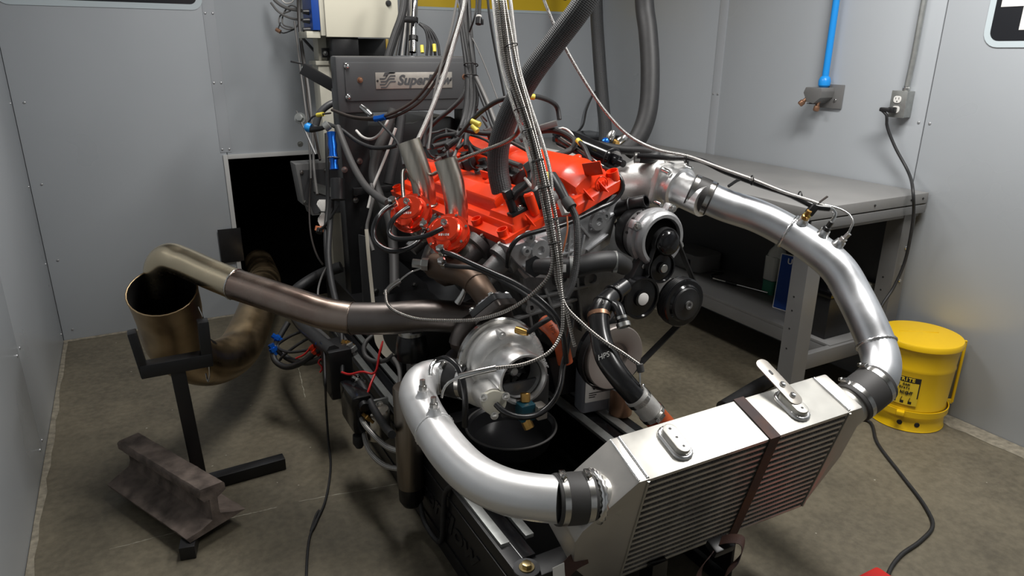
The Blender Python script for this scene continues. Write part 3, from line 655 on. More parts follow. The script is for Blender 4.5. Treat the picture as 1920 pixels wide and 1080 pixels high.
for k in range(4):                                                   # the swept-wave emblem
    z0 = nz-s_/2+.012*k; P = [(0, 0), (.45, .02), (.6, .2), (.75, .38), (1.1, .42)]
    V = []; 
    for i in range(13):
        u_ = i/12; zz = .5-.5*math.cos(math.pi*min(1, max(0, (u_-.3)/.4))); V.append((lx+.068*u_-.004*(k % 2), z0+.024*zz)) 
    poly = V + [(a_, b_+.0062) for a_, b_ in V[::-1]]
    prism('emblem_bar', [(a_-lx, b_-nz) for a_, b_ in poly], (lx, DY-.0102, nz), (1, 0, 0), (0, 0, 1), (0, -.0012, 0), 'powder_grey', npt)
prism('emblem_cap', [(.012, .02), (.02, .034), (.068, .036), (.068, .032), (.034, .03), (.03, .018)], (lx, DY-.0102, nz-.0), (1, 0, 0), (0, 0, 1), (0, -.0012, 0), 'powder_grey', npt)
for x in (npl[0]+.008, npr[0]-.008): cyl('screw', (x, DY-.010, nz), (x, DY-.0125, nz), .005, 'ink', npt, 10)
for q, m_ in (((650, 124), 'chrome'), ((653, 182), 'chrome'), ((893-9, 119), 'chrome')):
    o = at(*q, Y=DY-.006); lathe('cap_bolt', [(.012, 0), (.012, .003), (.010, .005), (.007, .011), (.004, .012), (.003, .009), (0, .009)], o, (0, -1, 0), m_, hp, 18)
for q in ((675, 150), (871, 144)):
    o = at(*q, Y=DY-.006); bolt('hex_bolt', o, (0, -1, 0), .0085, 'copper_brown', hp)
def post(x0, x1, z0, z1, y0=DY+.0, holes=True):
    q = prism('upright', [(0, 0), (x1-x0, 0), (x1-x0, .006), (.006, .006), (.006, .09), (0, .09)], (x0, y0, z0), (1, 0, 0), (0, 1, 0), (0, 0, z1-z0), 'black_steel', t, bev=.001)
    if holes:
        for k in range(int((z1-z0)/.085)): cyl('hole', (x0+(x1-x0)*.55, y0-.0004, z0+.05+.085*k), (x0+(x1-x0)*.55, y0+.001, z0+.05+.085*k), .008, 'ink', q, 10)
    return q
q = post(at(636, 230, Y=DY+.01)[0], at(690, 230, Y=DY+.01)[0], .0, zbm+.05, DY+.01)
for px_, py_ in ((667, 362), (667, 375), (646, 318), (674, 302)):
    bolt('cap_bolt', at(px_, py_, Y=DY+.008), (0, -1, 0), .009, 'zinc', q)
post(at(866, 200, Y=DY+.01)[0], at(890, 200, Y=DY+.01)[0], .0, zbm+.05, DY+.01)
bx2('cross_beam', (at(660, 350, Y=DY)[0], DY-.03, at(660, 352, Y=DY)[2]-.03), (1.45, DY+.0, at(660, 352, Y=DY)[2]), 'black_steel', t)
bx2('base', (.80, 2.75, .0), (1.50, 3.5, .42), 'black_steel', t, bev=.01)
prism('gusset', [(0, 0), (.32, 0), (.30, .07), (.06, .32), (0, .34)], (.80, 2.82, .42), (1, 0, 0), (0, 0, 1), (0, .012, 0), 'powder_grey', t)
for x, z in ((.86, .5), (.95, .45), (1.04, .5)): bolt('hex_bolt', (x, 2.82, z), (0, -1, 0), .008, 'zinc', t)
t = thing('absorber', (1.15, 3.3, .42), 'black water brake absorber housing inside the dyno frame|machine')
lathe('housing', [(0, 0), (.17, 0), (.19, .02), (.19, .22), (.17, .25), (0, .25)], (1.16, 3.02, .72), (0, 1, 0), 'black_steel', t, 40)
prism('shroud', [(-.24, -.1), (.24, -.1), (.24, .0), (.17, .035), (.05, .035), (-.02, .015), (-.24, .01)], (1.2, 3.13, 1.17), (1, 0, 0), (0, 0, 1), (0, .35, 0), 'plastic_black', t, bev=.004)
bx2('pedestal', (1.0, 3.15, .42), (1.32, 3.45, 1.08), 'black_steel', t)
# cream column and cabinet
c0, c1 = at(604, 220, Y=3.62), at(640, 220, Y=3.62)
t = thing('column', ((c0[0]+c1[0])/2, 3.67, 0), 'cream painted steel column left of the dyno frame|column')
bx2('lower_tube', (c0[0], 3.62, .0), (c1[0]+.04, 3.74, at(600, 118, Y=3.62)[2]), 'cream_dirty', t, bev=.006)
bx2('flange', (c0[0]-.012, 3.61, at(600, 122, Y=3.62)[2]), (c1[0]+.05, 3.75, at(600, 114, Y=3.62)[2]), 'cream_dirty', t)
bx2('upper_tube', (c0[0]+.01, 3.63, at(600, 114, Y=3.62)[2]), (c1[0]+.03, 3.73, 1.62), 'cream_dirty', t)
bx2('bracket', (c0[0]+.02, 3.60, at(600, 108, Y=3.6)[2]), (c0[0]+.12, 3.612, at(600, 90, Y=3.6)[2]), 'black_steel', t); bolt('hex_bolt', at(610, 100, Y=3.598), (0, -1, 0), .008, 'zinc', t)
k0, k1 = at(612, 69, Y=3.5), at(748, 69, Y=3.5); kz = at(660, 70, Y=3.5)[2]
t = thing('control_cabinet', (k0[0]+.2, 3.55, kz), 'cream electrical cabinet above the dyno frame|cabinet')
bx2('body', (k0[0]-.02, 3.515, kz+.005), (k1[0], 3.72, kz+.6), 'cream_dirty', t, bev=.004)
dr_ = bx2('door', (k0[0], 3.495, kz), (k1[0], 3.513, kz+.6), 'cream', t, bev=.004)
lk = at(728, 6, Y=3.495); lathe('lock', [(.014, 0), (.014, .006), (.01, .012), (0, .012)], (lk[0], 3.495, lk[2]), (0, -1, 0), 'plastic_black', dr_, 18)
bx2('under_box', (k0[0]+.03, 3.52, kz-.12), (k0[0]+.16, 3.66, kz), 'black_steel', t)
bx2('gland_plate', (k0[0]-.055, 3.52, kz+.03), (k0[0]-.02, 3.70, kz+.4), 'blue_board', t)
bx2('side_box', (k0[0]-.085, 3.53, kz-.005), (k0[0]-.02, 3.70, kz+.025), 'cream_dirty', t)
for k, py_ in enumerate((24, 40, 57)):
    o = at(597, py_, Y=3.58); tube('gland', [o+[.0, 0, 0], o+[-.03, 0, .001], o+[-.075, -.005, .002]], [.017, .016, .009], 'plastic_black', t, 14)
t = thing('transducer_panel', (k0[0]+.15, 3.66, kz-.14), 'small dark panel with yellow edge under the cream cabinet|panel')
bx2('panel_face', (k0[0]+.17, 3.70, kz-.14), (k0[0]+.36, 3.72, kz-.001), 'black_steel', t); bx2('yellow_edge', (k0[0]+.36, 3.70, kz-.14), (k0[0]+.375, 3.72, kz-.001), 'yellow', t)
# grey junction housing in front of the wall opening
j0 = at(553, 308, Y=3.45); j1 = at(622, 392, Y=3.45)
t = thing('junction_housing', (.8, 3.5, j1[2]), 'worn grey junction housing in front of the black duct opening|housing')
prism('body', [(0, 0), (.24, 0), (.24, -.26), (.06, -.26), (.05, -.22), (.02, -.2)], j0, (1, 0, 0), (0, 0, 1), (0, .12, 0), 'bench_grey', t, bev=.005)
prism('cover', [(.02, -.03), (.22, -.035), (.22, -.25), (.07, -.25), (.06, -.21), (.03, -.19)], j0+[0, -.004, 0], (1, 0, 0), (0, 0, 1), (0, .004, 0), 'powder_grey', t)
for q in ((566, 323), (572, 379), (611, 319), (590, 340)): bolt('screw', at(*q, Y=3.445), (0, -1, 0), .0065, 'zinc', t)
prism('bracket', [(0, 0), (.13, -.05), (.13, -.10), (0, -.045)], at(587, 342, Y=3.44), (1, 0, 0), (0, 0, 1), (0, .01, 0), 'galvanised', t)
a_, b_ = at(567, 128, Y=3.35), at(632, 165, Y=3.3)
t = thing('pivot_arm', a_, 'black square arm sticking out left of the dyno nameplate|arm')
bar('arm', a_, b_, .05, .05, 'black_paint', t); bar('hook', a_+[0, 0, .02], a_+[-.05, 0, .03], .004, .008, 'black_steel', t); bolt('end_bolt', a_+[-.0, -.01, .0], (-1, -.3, .3), .008, 'zinc', t)
tube('guard_hoop', [at(592, 235, Y=3.3), at(600, 212, Y=3.3), at(618, 196, Y=3.3), at(640, 190, Y=3.3)], .016, 'powder_grey', lab='dark curved guard hoop left of the dyno post|guard')
# ---------------------------------------------------------------- engine
EO = V3((.955, 1.79, .953)); th = math.radians(21.5); ps = math.radians(3)
_rz = np.array([[math.cos(ps), -math.sin(ps), 0], [math.sin(ps), math.cos(ps), 0], [0, 0, 1]])
eu, ev = _rz@V3((math.cos(th), 0, math.sin(th))), _rz@V3((0, 1, 0)); ew = np.cross(eu, ev)
def E(a, b, c): return EO+a*eu+b*ev+c*ew
def euv(x, y, c):
    s = np.linalg.solve(np.array([eu, ev, -ray(x, y)]).T, CP-(EO+c*ew)); return s[0], s[1]
def euw(x, y, b):
    s = np.linalg.solve(np.array([eu, ew, -ray(x, y)]).T, CP-(EO+b*ev)); return s[0], s[1]
eng = thing('engine', (1.2, 2.2, .3), 'tilted engine with bright red valve cover and grey front casting on cart|engine')
sst = lambda a, b, x: (lambda t_: t_*t_*(3-2*t_))(np.clip((x-a)/(b-a), 0, 1))
UW, VL = .43, .9
def v0(u_): return -.055*sst(.20, .235, u_)
def hgt(u_, v_):
    bxf = lambda a, b, c, d, e=.006: sst(a-e, a+e, u_)*(1-sst(b-e, b+e, u_))*sst(c-e, c+e, v_)*(1-sst(d-e, d+e, v_))
    h = .010+.0*u_
    h = np.maximum(h, .030*bxf(.04, .215, .012, VL-.02, .008))
    h = np.maximum(h, .048*bxf(.055, .195, .018, .17, .006)*(1-.15*sst(.05, .2, u_)))
    h = np.maximum(h, (.086-.02*np.abs(u_-.13)/.07)*bxf(.075, .197, .15, .52, .009))
    h = np.maximum(h, (.064)*bxf(.07, .2, .52, .60, .009))
    h = np.maximum(h, (.088-.02*np.abs(u_-.13)/.07)*bxf(.075, .197, .60, VL-.03, .009))
    h = np.maximum(h, .040*bxf(.19, .275, .07, VL-.03, .008))
    crown = .095-.5*(u_-.345)**2*8
    h = np.maximum(h, crown*bxf(.265, .405, -.035, .40, .012)*(1-.35*(1-sst(-.05, .06, v_))))
    h = np.maximum(h, (crown-.022)*bxf(.265, .40, .40, .47, .012)); h = np.maximum(h, crown*bxf(.265, .405, .47, VL-.03, .012))
    h = np.maximum(h, .032*bxf(.24, .425, -.05, VL-.02, .007))
    for kv in (.2, .42, .64, .84): h = np.maximum(h, .055*bxf(.195, .275, kv-.012, kv+.012, .006))
    return h
nu_, nv_ = 90, 190; V = []; F = []
us = np.linspace(0, UW, nu_+1)
for i in range(nu_+1):
    a0 = v0(us[i]); vs = np.linspace(a0, VL, nv_+1); hs = hgt(us[i], vs)
    for j in range(nv_+1): V.append(E(us[i], vs[j], hs[j]))
for i in range(nu_):
    for j in range(nv_): F.append([i*(nv_+1)+j, (i+1)*(nv_+1)+j, (i+1)*(nv_+1)+j+1, i*(nv_+1)+j+1])
edge = [i*(nv_+1) for i in range(nu_+1)] + [nu_*(nv_+1)+j for j in range(1, nv_+1)] + [i*(nv_+1)+nv_ for i in range(nu_-1, -1, -1)] + [j for j in range(nv_-1, 0, -1)]
b0 = len(V); V += [V[i]-ew*(.028) for i in edge]; ne = len(edge)
F += [[edge[i], edge[(i+1) % ne], b0+(i+1) % ne, b0+i] for i in range(ne)]
vc = mk('valve_cover', V, F, 'red_cover', eng, ang=28)
def boss(a, b, r=.016, h=.03, base=.0):
    lathe('bolt_boss', [(r*.95, base-.03), (r, h), (r-.003, h), (r-.004, h-.012), (0, h-.012)], E(a, b, 0), ew, 'red_cover', vc, 20)
for b in (.035, .2, .36, .53, .70, .86): boss(.02, b, .018, .03)
boss(.415, -.035, .02, .045); boss(.418, .2, .016, .04)
for b in (.0, .11, .28, .45, .62, .79):
    o = E(-.004, b+.03, -.012); lathe('cover_bolt', [(.010, 0), (.010, .003), (.006, .003), (.006, .010), (0, .010)], o, un(ew-eu*.2), 'zinc', vc, 12)
for (px_, py_, h) in ((1000, 392, .055), (1012, 300, .04), (1088, 318, .05), (868, 320, .07), (925, 362, .05)):
    a, b = euv(px_, py_, .04); cyl('post', E(a, b, .02), E(a, b, .04+h), .0165, 'red_cover', vc, 18, bev=.004)
for (px_, py_, l_, ang_) in ((918, 345, .07, 0), (1115, 330, .06, .6), (800, 322, .06, .2), (955, 255, .06, .3)):
    a, b = euv(px_, py_, .06); box('fin', E(a, b, .085), (.006, l_, .045), 'red_cover', vc, R=np.array([eu*math.cos(ang_)+ev*math.sin(ang_), -eu*math.sin(ang_)+ev*math.cos(ang_), ew]), bev=.002)
for a in (.10, .17, .29, .35): prism('front_rib', [(-.01, 0), (.03, 0), (-.01, .035)], E(a, v0(a)+.003, .01), -ev, ew, eu*.003, 'red_cover', vc)
o, lo_ = E(.34, -.052, .042), None
ring('oval_emblem', E(.355, -.050, .030), -ev, .024, .002, 'red_cover', vc, s2=6)
for k in range(4): box('emblem_bar', E(.34+.01*k, -.052, .030), (.003, .004, .018), 'red_cover', vc, R=np.array([eu, ev, ew]), bev=.0008)
# cylinder head and front casting
hd_ = prism('cylinder_head', [(.0, 0), (UW, 0), (UW+.005, -.05), (UW-.02, -.135), (.02, -.135), (-.005, -.05)], E(0, .0, -.012), eu, ew, ev*.88, 'cast_grey', eng, bev=.006)
px_poly = [(953, 463), (1000, 450), (1050, 432), (1085, 408), (1128, 392), (1158, 352), (1166, 380), (1152, 420), (1143, 458), (1100, 492), (1062, 506), (1025, 522), (995, 520), (968, 492), (957, 478)]
fc = prism('front_casting', [euw(x, y, -.03) for x, y in px_poly], E(0, -.03, 0), eu, ew, ev*.06, 'cast_grey', eng, bev=.004)
px_in = [(968, 478), (1010, 462), (1060, 446), (1085, 432), (1075, 480), (1030, 505), (1000, 508), (976, 490)]
def eframe(par, pxs, b, th_, m_, nm, bev=.002): return prism(nm, [euw(x, y, b) for x, y in pxs], E(0, b, 0), eu, ew, ev*-th_, m_, par, bev=bev)
for (x, y, r) in ((1011, 468, .032), (1120, 414, .030), (992, 444, .017), (1133, 405, .017), (985, 470, .015)):
    a, c = euw(x, y, -.03); lathe('boss', [(r*1.15, -.004), (r, .010), (r*.42, .011), (r*.36, .004), (0, .004)], E(a, -.03, c), -ev, 'cast_grey', fc, 24)
for (x0, y0, x1_, y1_) in ((1070, 425, 1062, 500), (1095, 440, 1085, 490), (1040, 440, 1030, 515), (980, 500, 1075, 470), (1100, 470, 1140, 440), (1085, 420, 1105, 445), (1106, 430, 1150, 400)):
    a, c = euw(x0, y0, -.032); d_, f_ = euw(x1_, y1_, -.032); bar('rib', E(a, -.032, c), E(d_, -.032, f_), .008, .012, 'cast_grey', fc, up=ev, bev=.003)
for k in range(7):
    a, c = euw(1064+4*k*.5, 455+9*k, -.031); bar('knurl_rib', E(a-.012, -.032, c-.004), E(a+.02, -.032, c+.004), .003, .004, 'cast_grey', fc, up=ev, bev=.001)
# black seal hose round the front of the cover
hp_ = [at(952, 500, D=2.1), E(*(lambda q: (q[0], -.05, q[1]))(euw(955, 470, -.05))), E(*(lambda q: (q[0], -.05, q[1]))(euw(972, 447, -.05))), E(*(lambda q: (q[0], -.055, q[1]))(euw(1010, 432, -.05))), E(*(lambda q: (q[0], -.06, q[1]))(euw(1060, 420, -.06))), E(*(lambda q: (q[0], -.06, q[1]))(euw(1120, 392, -.06))), E(*(lambda q: (q[0], -.06, q[1]))(euw(1152, 376, -.06))), E(*(lambda q: (q[0], -.06, q[1]))(euw(1168, 352, -.06))), E(*(lambda q: (q[0], -.04, q[1]))(euw(1160, 330, -.04))), E(.445, .1, .03), E(.46, .3, .03)]
tube('vacuum_hose', hp_, .0075, 'rubber_gloss', lab='black rubber hose wrapping round the front edge of the red cover|hose', seg=10)
# engine block
blk = prism('engine_block', [(.02, -.135), (UW-.02, -.135), (UW-.015, -.3), (UW-.04, -.42), (UW-.09, -.52), (.09, -.52), (.05, -.40), (.03, -.3)], E(0, .02, -.012), eu, ew, ev*.80, 'block_grey', eng, bev=.008)
for k in range(6):
    bar('block_rib', E(.018, .10+.13*k, -.16), E(.05, .10+.13*k, -.42), .014, .03, 'block_grey', blk, up=ev, bev=.003)
for (x0, y0, x1_, y1_) in ((980, 520, 1000, 640), (1020, 540, 1060, 650), (1080, 520, 1090, 620), (960, 600, 1080, 560), (1000, 560, 1120, 530)):
    a, c = euw(x0, y0, .01); d_, f_ = euw(x1_, y1_, .01); bar('front_rib', E(a, .012, c), E(d_, .012, f_), .01, .022, 'block_grey', blk, up=ev, bev=.003)
for (x, y, r) in ((1050, 520, .03), (1105, 520, .035), (990, 575, .02), (1110, 590, .03), (1060, 575, .018)):
    a, c = euw(x, y, .02); lathe('boss', [(r*1.1, -.005), (r, .018), (r*.5, .019), (r*.45, .008), (0, .008)], E(a, .02, c), -ev, 'block_grey', blk, 22)
op = prism('oil_pan', [(0, 0), (.30, 0), (.27, -.16), (.04, -.16)], V3((1.16, 1.86, .50)), (1, 0, 0), (0, 0, 1), (0, .7, 0), 'black_steel', eng, bev=.01)
# exhaust side castings
for k, (x, y, D_, r) in enumerate(((925, 505, 2.14, .035), (880, 480, 2.24, .034), (830, 470, 2.36, .032), (790, 450, 2.5, .03))):
    o = at(x, y, D=D_); lathe('exhaust_port', [(0, -.06), (r*1.5, -.06), (r*1.5, -.035), (r, -.03), (r*.9, .05), (0, .05)], o, un(-eu-.25*ew), 'block_grey', eng, 22)
# coils, filler, sensors on the cover
for k, (x, y) in enumerate(((966, 322), (905, 308), (848, 284), (880, 262))):
    a, b = euv(x, y, .06); b = .27+.17*k if k else b
    a = .235; b = (.27, .45, .62, .79)[k]
    cpk = box('ignition_coil', E(a, b, .062), (.055, .075, .045), 'plastic_black', eng, R=np.array([eu, ev, ew]), bev=.005)
    box('connector', E(a-.038, b-.01, .07), (.03, .028, .024), 'bench_grey', cpk, R=np.array([eu, ev, ew]), bev=.003)
    cyl('coil_stem', E(a, b+.02, .08), E(a, b+.02, .1), .016, 'plastic_black', cpk, 14); bolt('coil_bolt', E(a+.018, b-.03, .085), ew, .006, 'zinc', cpk)
for k in range(4):
    b = .33+.16*k; ij = cyl('injector_boss', E(.385, b, .06), E(.385, b, .115), .012, 'plastic_black', eng, 12); box('injector_plug', E(.385, b+.004, .125), (.03, .022, .02), 'bench_grey', ij, R=np.array([eu, ev, ew]), bev=.003)
a, b = euv(990, 362, .075)
of = lathe('phaser_housing', [(.0, 0), (.05, 0), (.05, .082), (.044, .09), (0, .09)], E(a, b, .01), ew, 'plastic_black', eng, 30)
a, b = euv(965, 402, .045); sn = cyl('cam_sensor', E(a, b, .045), E(a, b, .10), .0135, 'plastic_black', eng, 16)
box('sensor_ear', E(a+.008, b-.004, .052), (.055, .035, .012), 'plastic_black', sn, R=np.array([eu, ev, ew]), bev=.004); bolt('sensor_bolt', E(a+.026, b-.006, .058), ew, .008, 'chrome', sn); box('plug', E(a, b, .115), (.026, .024, .03), 'plastic_black', sn, R=np.array([eu, ev, ew]), bev=.004)
cyl('sensor_boss', E(a+.005, b-.002, .0), E(a+.005, b-.002, .045), .022, 'red_cover', eng, 20, bev=.003)
o = at(1040, 368, D=2.17); sl = cyl('oil_solenoid', o+eu*-.045, o+eu*.0, .023, 'bench_grey', eng, 20); cyl('solenoid_cap', o+eu*.0-ev*.0, o+eu*.02-ev*.012, .018, 'plastic_black', sl, 16)
# thermostat neck beside the front casting
o0, o1 = at(1150, 395, D=2.28), at(1212, 377, D=2.2)
tn = thing('thermostat_neck', o0, 'black plastic open coolant neck beside the red cover front|coolant neck')
tube('neck', [o0, o0+(o1-o0)*.5, o1], [.03, .026, .021], 'plastic_black', tn, 20, hollow=.004); ring('flange_ring', o0+(o1-o0)*.55, o1-o0, .025, .004, 'plastic_black', tn)
# ---------------------------------------------------------------- accessory drive
PY = 1.60
def pp_(x, y, Y=PY): return at(x, y, Y=Y)
crk = pp_(1149, 668); t = thing('crank_damper', crk, 'large grey crank damper disc at the front of the engine|pulley')
lathe('disc', [(.0, -.0), (.045, -.0), (.05, .012), (.058, .016), (.103, .016), (.106, .013), (.106, -.012), (.1, -.015), (0, -.015)], crk, (0, -1, 0), 'damper_grey', t, 48)
lathe('belt_groove', [(.108, -.018), (.111, -.02), (.111, -.045), (.108, -.047), (.0, -.047)], crk, (0, -1, 0), 'gloss_black', t, 48); lathe('centre_bolt', [(.025, -.002), (.025, .004), (.016, .004), (.016, .016), (0, .016)], crk, (0, -1, 0), 'black_steel', t, 6)
def pulley(name, lab, c, r, w, cap, capm, hub=.4):
    t = thing(name, c, lab)
    lathe('wheel', [(0, .004), (r*hub, .004), (r*hub, -.004), (r*.86, -.006), (r*.9, 0), (r, 0), (r, -w), (r*.9, -w-.002), (0, -w-.002)], c, (0, -1, 0), 'gloss_black', t, 40)
    lathe('cap', [(cap, .003), (cap, .007), (cap*.9, .008), (0, .008)], c, (0, -1, 0), capm, t, 24); cyl('axle', V3(c)+[0, .0, 0], V3(c)+[0, .1, 0], r*.3, 'black_steel', t)
    return t
WPc = pp_(1204, 560, PY-.01); pulley('idler_pulley', 'black pulley with white centre cap left of the compressor|pulley', WPc, .068, .03, .02, 'white')
TNc = pp_(1243, 503, PY-.005); pulley('tensioner_pulley', 'small black pulley with grey cap under the alternator|pulley', TNc, .049, .028, .0135, 'zinc')
box('belt_tensioner', TNc+[-.06, .04, -.02], (.07, .04, .1), 'black_steel', lab='dark tensioner body behind the small grey capped pulley|tensioner', R=np.array([[.86, 0, -.5], [0, 1, 0], [.5, 0, .86]]), bev=.008)
ACc = pp_(1284, 569, PY-.03)
t = thing('compressor', ACc, 'air conditioning compressor with large black pulley at lower right|compressor')
lathe('body', [(0, -.03), (.05, -.03), (.058, -.05), (.058, -.16), (.05, -.2), (0, -.2)], ACc, (0, -1, 0), 'cast_alu', t, 32)
lathe('pulley', [(0, .006), (.058, .006), (.063, .0), (.076, .0), (.080, -.003), (.080, -.042), (.076, -.046), (0, -.046)], ACc, (0, -1, 0), 'gloss_black', t, 44)
for k in range(5): ring('groove', ACc+[0, .007+.006*k, 0], (0, 1, 0), .080, .0018, 'black_paint', t, 40, 6)
lathe('hub_plate', [(0, .016), (.022, .016), (.03, .012), (.052, .012), (.055, .006)], ACc, (0, -1, 0), 'plastic_black', t, 36); lathe('hub_nut', [(.008, .016), (.014, .016), (.014, .022), (.008, .022), (.006, .017), (0, .017)], ACc, (0, -1, 0), 'block_grey', t, 20)
ALc = pp_(1236, 448, PY+.02)
t = thing('alternator', ALc, 'silver cased alternator with black pulley right of the engine front|alternator')
lathe('front_case', [(.068, .002), (.070, .018), (.080, .018), (.086, .012), (.090, .004), (.090, -.004), (.086, -.008), (.086, -.014), (.094, -.018), (.094, -.03), (.088, -.05), (.0, -.05)], ALc, (0, -1, 0), 'cast_grey', t, 44)
lathe('stator', [(0, -.05), (.08, -.05), (.08, -.08), (0, -.08)], ALc, (0, -1, 0), 'block_grey', t, 40); lathe('rear_case', [(0, -.08), (.084, -.08), (.082, -.12), (.06, -.15), (0, -.15)], ALc, (0, -1, 0), 'black_steel', t, 40)
lathe('fan_recess', [(0, .0), (.067, .0), (.067, .006), (0, .006)], ALc, (0, -1, 0), 'void_black', t, 36)
for k in range(9):
    a = math.radians(40+16*k); d = V3((math.cos(a), 0, math.sin(a))); box('cooling_slot', ALc+d*.083+[0, .045, 0], (.009, .034, .012), 'plastic_black', t, R=np.array([np.cross(d, (0, 1, 0)), (0, 1, 0), d]), bev=.003)
al_p = ALc+[.012, -.045, -.008]
lathe('pulley', [(0, .0), (.028, .0), (.036, .004), (.041, .012), (.041, .04), (.036, .046), (.0, .046)], al_p+[0, .0, 0], (0, 1, 0), 'gloss_black', t, 36)
for a, l_ in ((150, .112), (62, .115), (235, .11), (-20, .108)):
    d = V3((math.cos(math.radians(a)), 0, math.sin(math.radians(a)))); br_ = bar('mount_ear', ALc+d*.06+[0, .02, 0], ALc+d*l_+[0, .02, 0], .03, .03, 'cast_grey', t, up=(0, 1, 0), bev=.008); bolt('ear_bolt', ALc+d*(l_-.012)+[0, .004, 0], (0, -1, 0), .009, 'zinc', br_)
# serpentine belt
def arc(c, r, a0, a1, n=10): return [(c[0]+r*math.cos(math.radians(a)), c[2]+r*math.sin(math.radians(a))) for a in np.linspace(a0, a1, n)]
lp = arc(al_p, .043, 130, 15)+arc(ACc, .083, 25, -62)+arc(crk, .113, -60, -250, 20)+arc(TNc, .052, 200, 150, 5)+arc(al_p, .043, 200, 140, 5)
lp = np.array(lp); nn = len(lp); tg = np.roll(lp, -1, 0)-np.roll(lp, 1, 0); nm_ = np.c_[tg[:, 1], -tg[:, 0]]; nm_ /= np.linalg.norm(nm_, axis=1)[:, None]
by0, by1 = PY-.003, PY+.022; V = []; F = []
for i in range(nn):
    for (dn, y) in ((0, by0), (.004, by0), (.004, by1), (0, by1)): V.append((lp[i][0]-nm_[i][0]*dn, y, lp[i][1]-nm_[i][1]*dn))
for i in range(nn):
    k = (i+1) % nn
    for j in range(4): F.append([4*i+j, 4*i+(j+1) % 4, 4*k+(j+1) % 4, 4*k+j])
mk('drive_belt', V, F, 'rubber', lab='black serpentine drive belt round the alternator, compressor and crank pulleys|belt')
# ---------------------------------------------------------------- intake plenum and throttle body
i0, i1 = at(1165, 352, D=2.42), at(1246, 335, D=2.36); d = un(i1-i0)
t = thing('intake_plenum', i0, 'bulbous cast aluminium intake plenum right of the red cover|intake')
lathe('dome', [(0, -.01), (.06, -.01), (.074, .02), (.084, .06), (.088, .11), (.080, .145), (.06, .165), (0, .17)], i0, d, 'cast_alu', t, 40)
tube('runner_log', [i0+d*.05+[0, .02, -.0], i0+d*.06+[-.01, .3, -.0], i0+d*.06+[-.04, .65, 0]], .058, 'cast_alu', t, 24)
bx2('rear_casting', (i1[0]-.04, i1[1]+.03, i1[2]-.07), (i1[0]+.08, i1[1]+.15, i1[2]+.03), 'cast_alu', t, bev=.02)
bar('support_fin', i0+d*.1+[0, -.02, -.07], i1+[.04, -.0, -.1], .006, .06, 'cast_alu', t)
b0_, b1_ = at(1248, 341, D=2.30), at(1300, 366, D=2.22); d = un(b1_-b0_)
t = thing('throttle_body', b0_, 'machined aluminium throttle body between plenum and charge pipe|throttle body')
lathe('bore', [(.05, -.02), (.055, 0), (.058, .02), (.058, .045), (.068, .05), (.070, .052), (.070, .066), (.06, .07), (.055, .08), (.053, .17), (.0, .17)], b0_, d, 'machined', t, 44)
R = frame(d)
prism('mount_flange', rrect(.14, .14, .02), b0_-d*.0, R[0], R[1], d*.018, 'cast_alu', t, bev=.003)
for sx_, sy_ in ((1, 1), (1, -1), (-1, 1), (-1, -1)):
    q = b0_+R[0]*.055*sx_+R[1]*.055*sy_; cyl('mount_bolt', q+d*.018, q+d*.05, .009, 'chrome', t, 12)
bx2('motor_housing', b0_+[.03, .02, .03], b0_+[.10, .09, .075], 'cast_alu', t, bev=.01); bx2('motor_cover', b0_+[.10, .015, .0], b0_+[.11, .08, .075], 'plastic_black', t, bev=.004)
# ---------------------------------------------------------------- charge pipe, cold side
cps = [(1318, 367, 2.205), (1360, 385, 2.19), (1420, 405, 2.165), (1478, 434, 2.13), (1530, 468, 2.095), (1572, 505, 2.06), (1600, 552, 2.03), (1624, 600, 1.99), (1643, 645, 1.96), (1652, 678, 1.93), (1648, 706, 1.905), (1632, 726, 1.89), (1617, 738, 1.885)]
cpp = [at(x, y, D=D_) for x, y, D_ in cps]
PR = .051
t = thing('charge_pipe', cpp[8], 'silver aluminium charge pipe arching from throttle body to intercooler|pipe')
pipe = tube('pipe', cpp, PR, 'alu_pipe', t, 44, .012)
def weldring(par, pts, i, R0, m='weld', r=.0045):
    dd = un(V3(pts[min(i+1, len(pts)-1)])-V3(pts[i-1])); ring('weld_bead', pts[i], dd, R0, r, m, par, 60, 8, bumpy=.5)
weldring(t, cpp, 3, PR); weldring(t, cpp, 8, PR)
for (x, y, D_, m_) in ((1507, 412, 2.08, 'brass'), (1548, 432, 2.06, 'plastic_black'), (1576, 454, 2.045, 'stainless')):
    # bungs sit on the pipe wall
    tip = at(x, y, D=D_); q = min(catmull(cpp, 10), key=lambda c: np.linalg.norm(c-tip)); dd = un(tip-q); base = q+dd*(PR-.004)
    bg = lathe('weld_bung', [(.022, 0), (.016, .008), (.014, .02), (.0, .02)], base, dd, 'weld', t, 20)
    lathe('hex_fitting', [(.012, .02), (.012, .03), (.008, .032), (.008, .05), (0, .05)], base, dd, m_, bg, 6)
def coupler(name, lab, a, b, R0, m='rubber_grey', ends=(0, 1), ang=2.2):
    a, b = V3(a), V3(b); L_ = np.linalg.norm(b-a); d = un(b-a); t = thing(name, a, lab)
    lathe('sleeve', [(R0-.006, 0), (R0, 0), (R0+.001, .004), (R0+.002, L_/2), (R0+.001, L_-.004), (R0, L_), (R0-.006, L_), (R0-.006, 0)], a, d, m, t, 44)
    for e, an in ((.16, ang), (.84, ang)): clamp(t, a+d*L_*e, d, R0+.0008, .014, ang=an)
    return t
coupler('rubber_coupler', 'grey rubber coupler with clamps between throttle body and pipe|coupler', at(1293, 357, D=2.215), at(1334, 374, D=2.2), .0545, 'rubber_grey', ang=-.8)
coupler('rubber_coupler', 'grey rubber coupler with clamps at the right end of intercooler|coupler', at(1648, 716, D=1.90), at(1596, 757, D=1.87), .057, 'rubber_grey', ang=2.0)
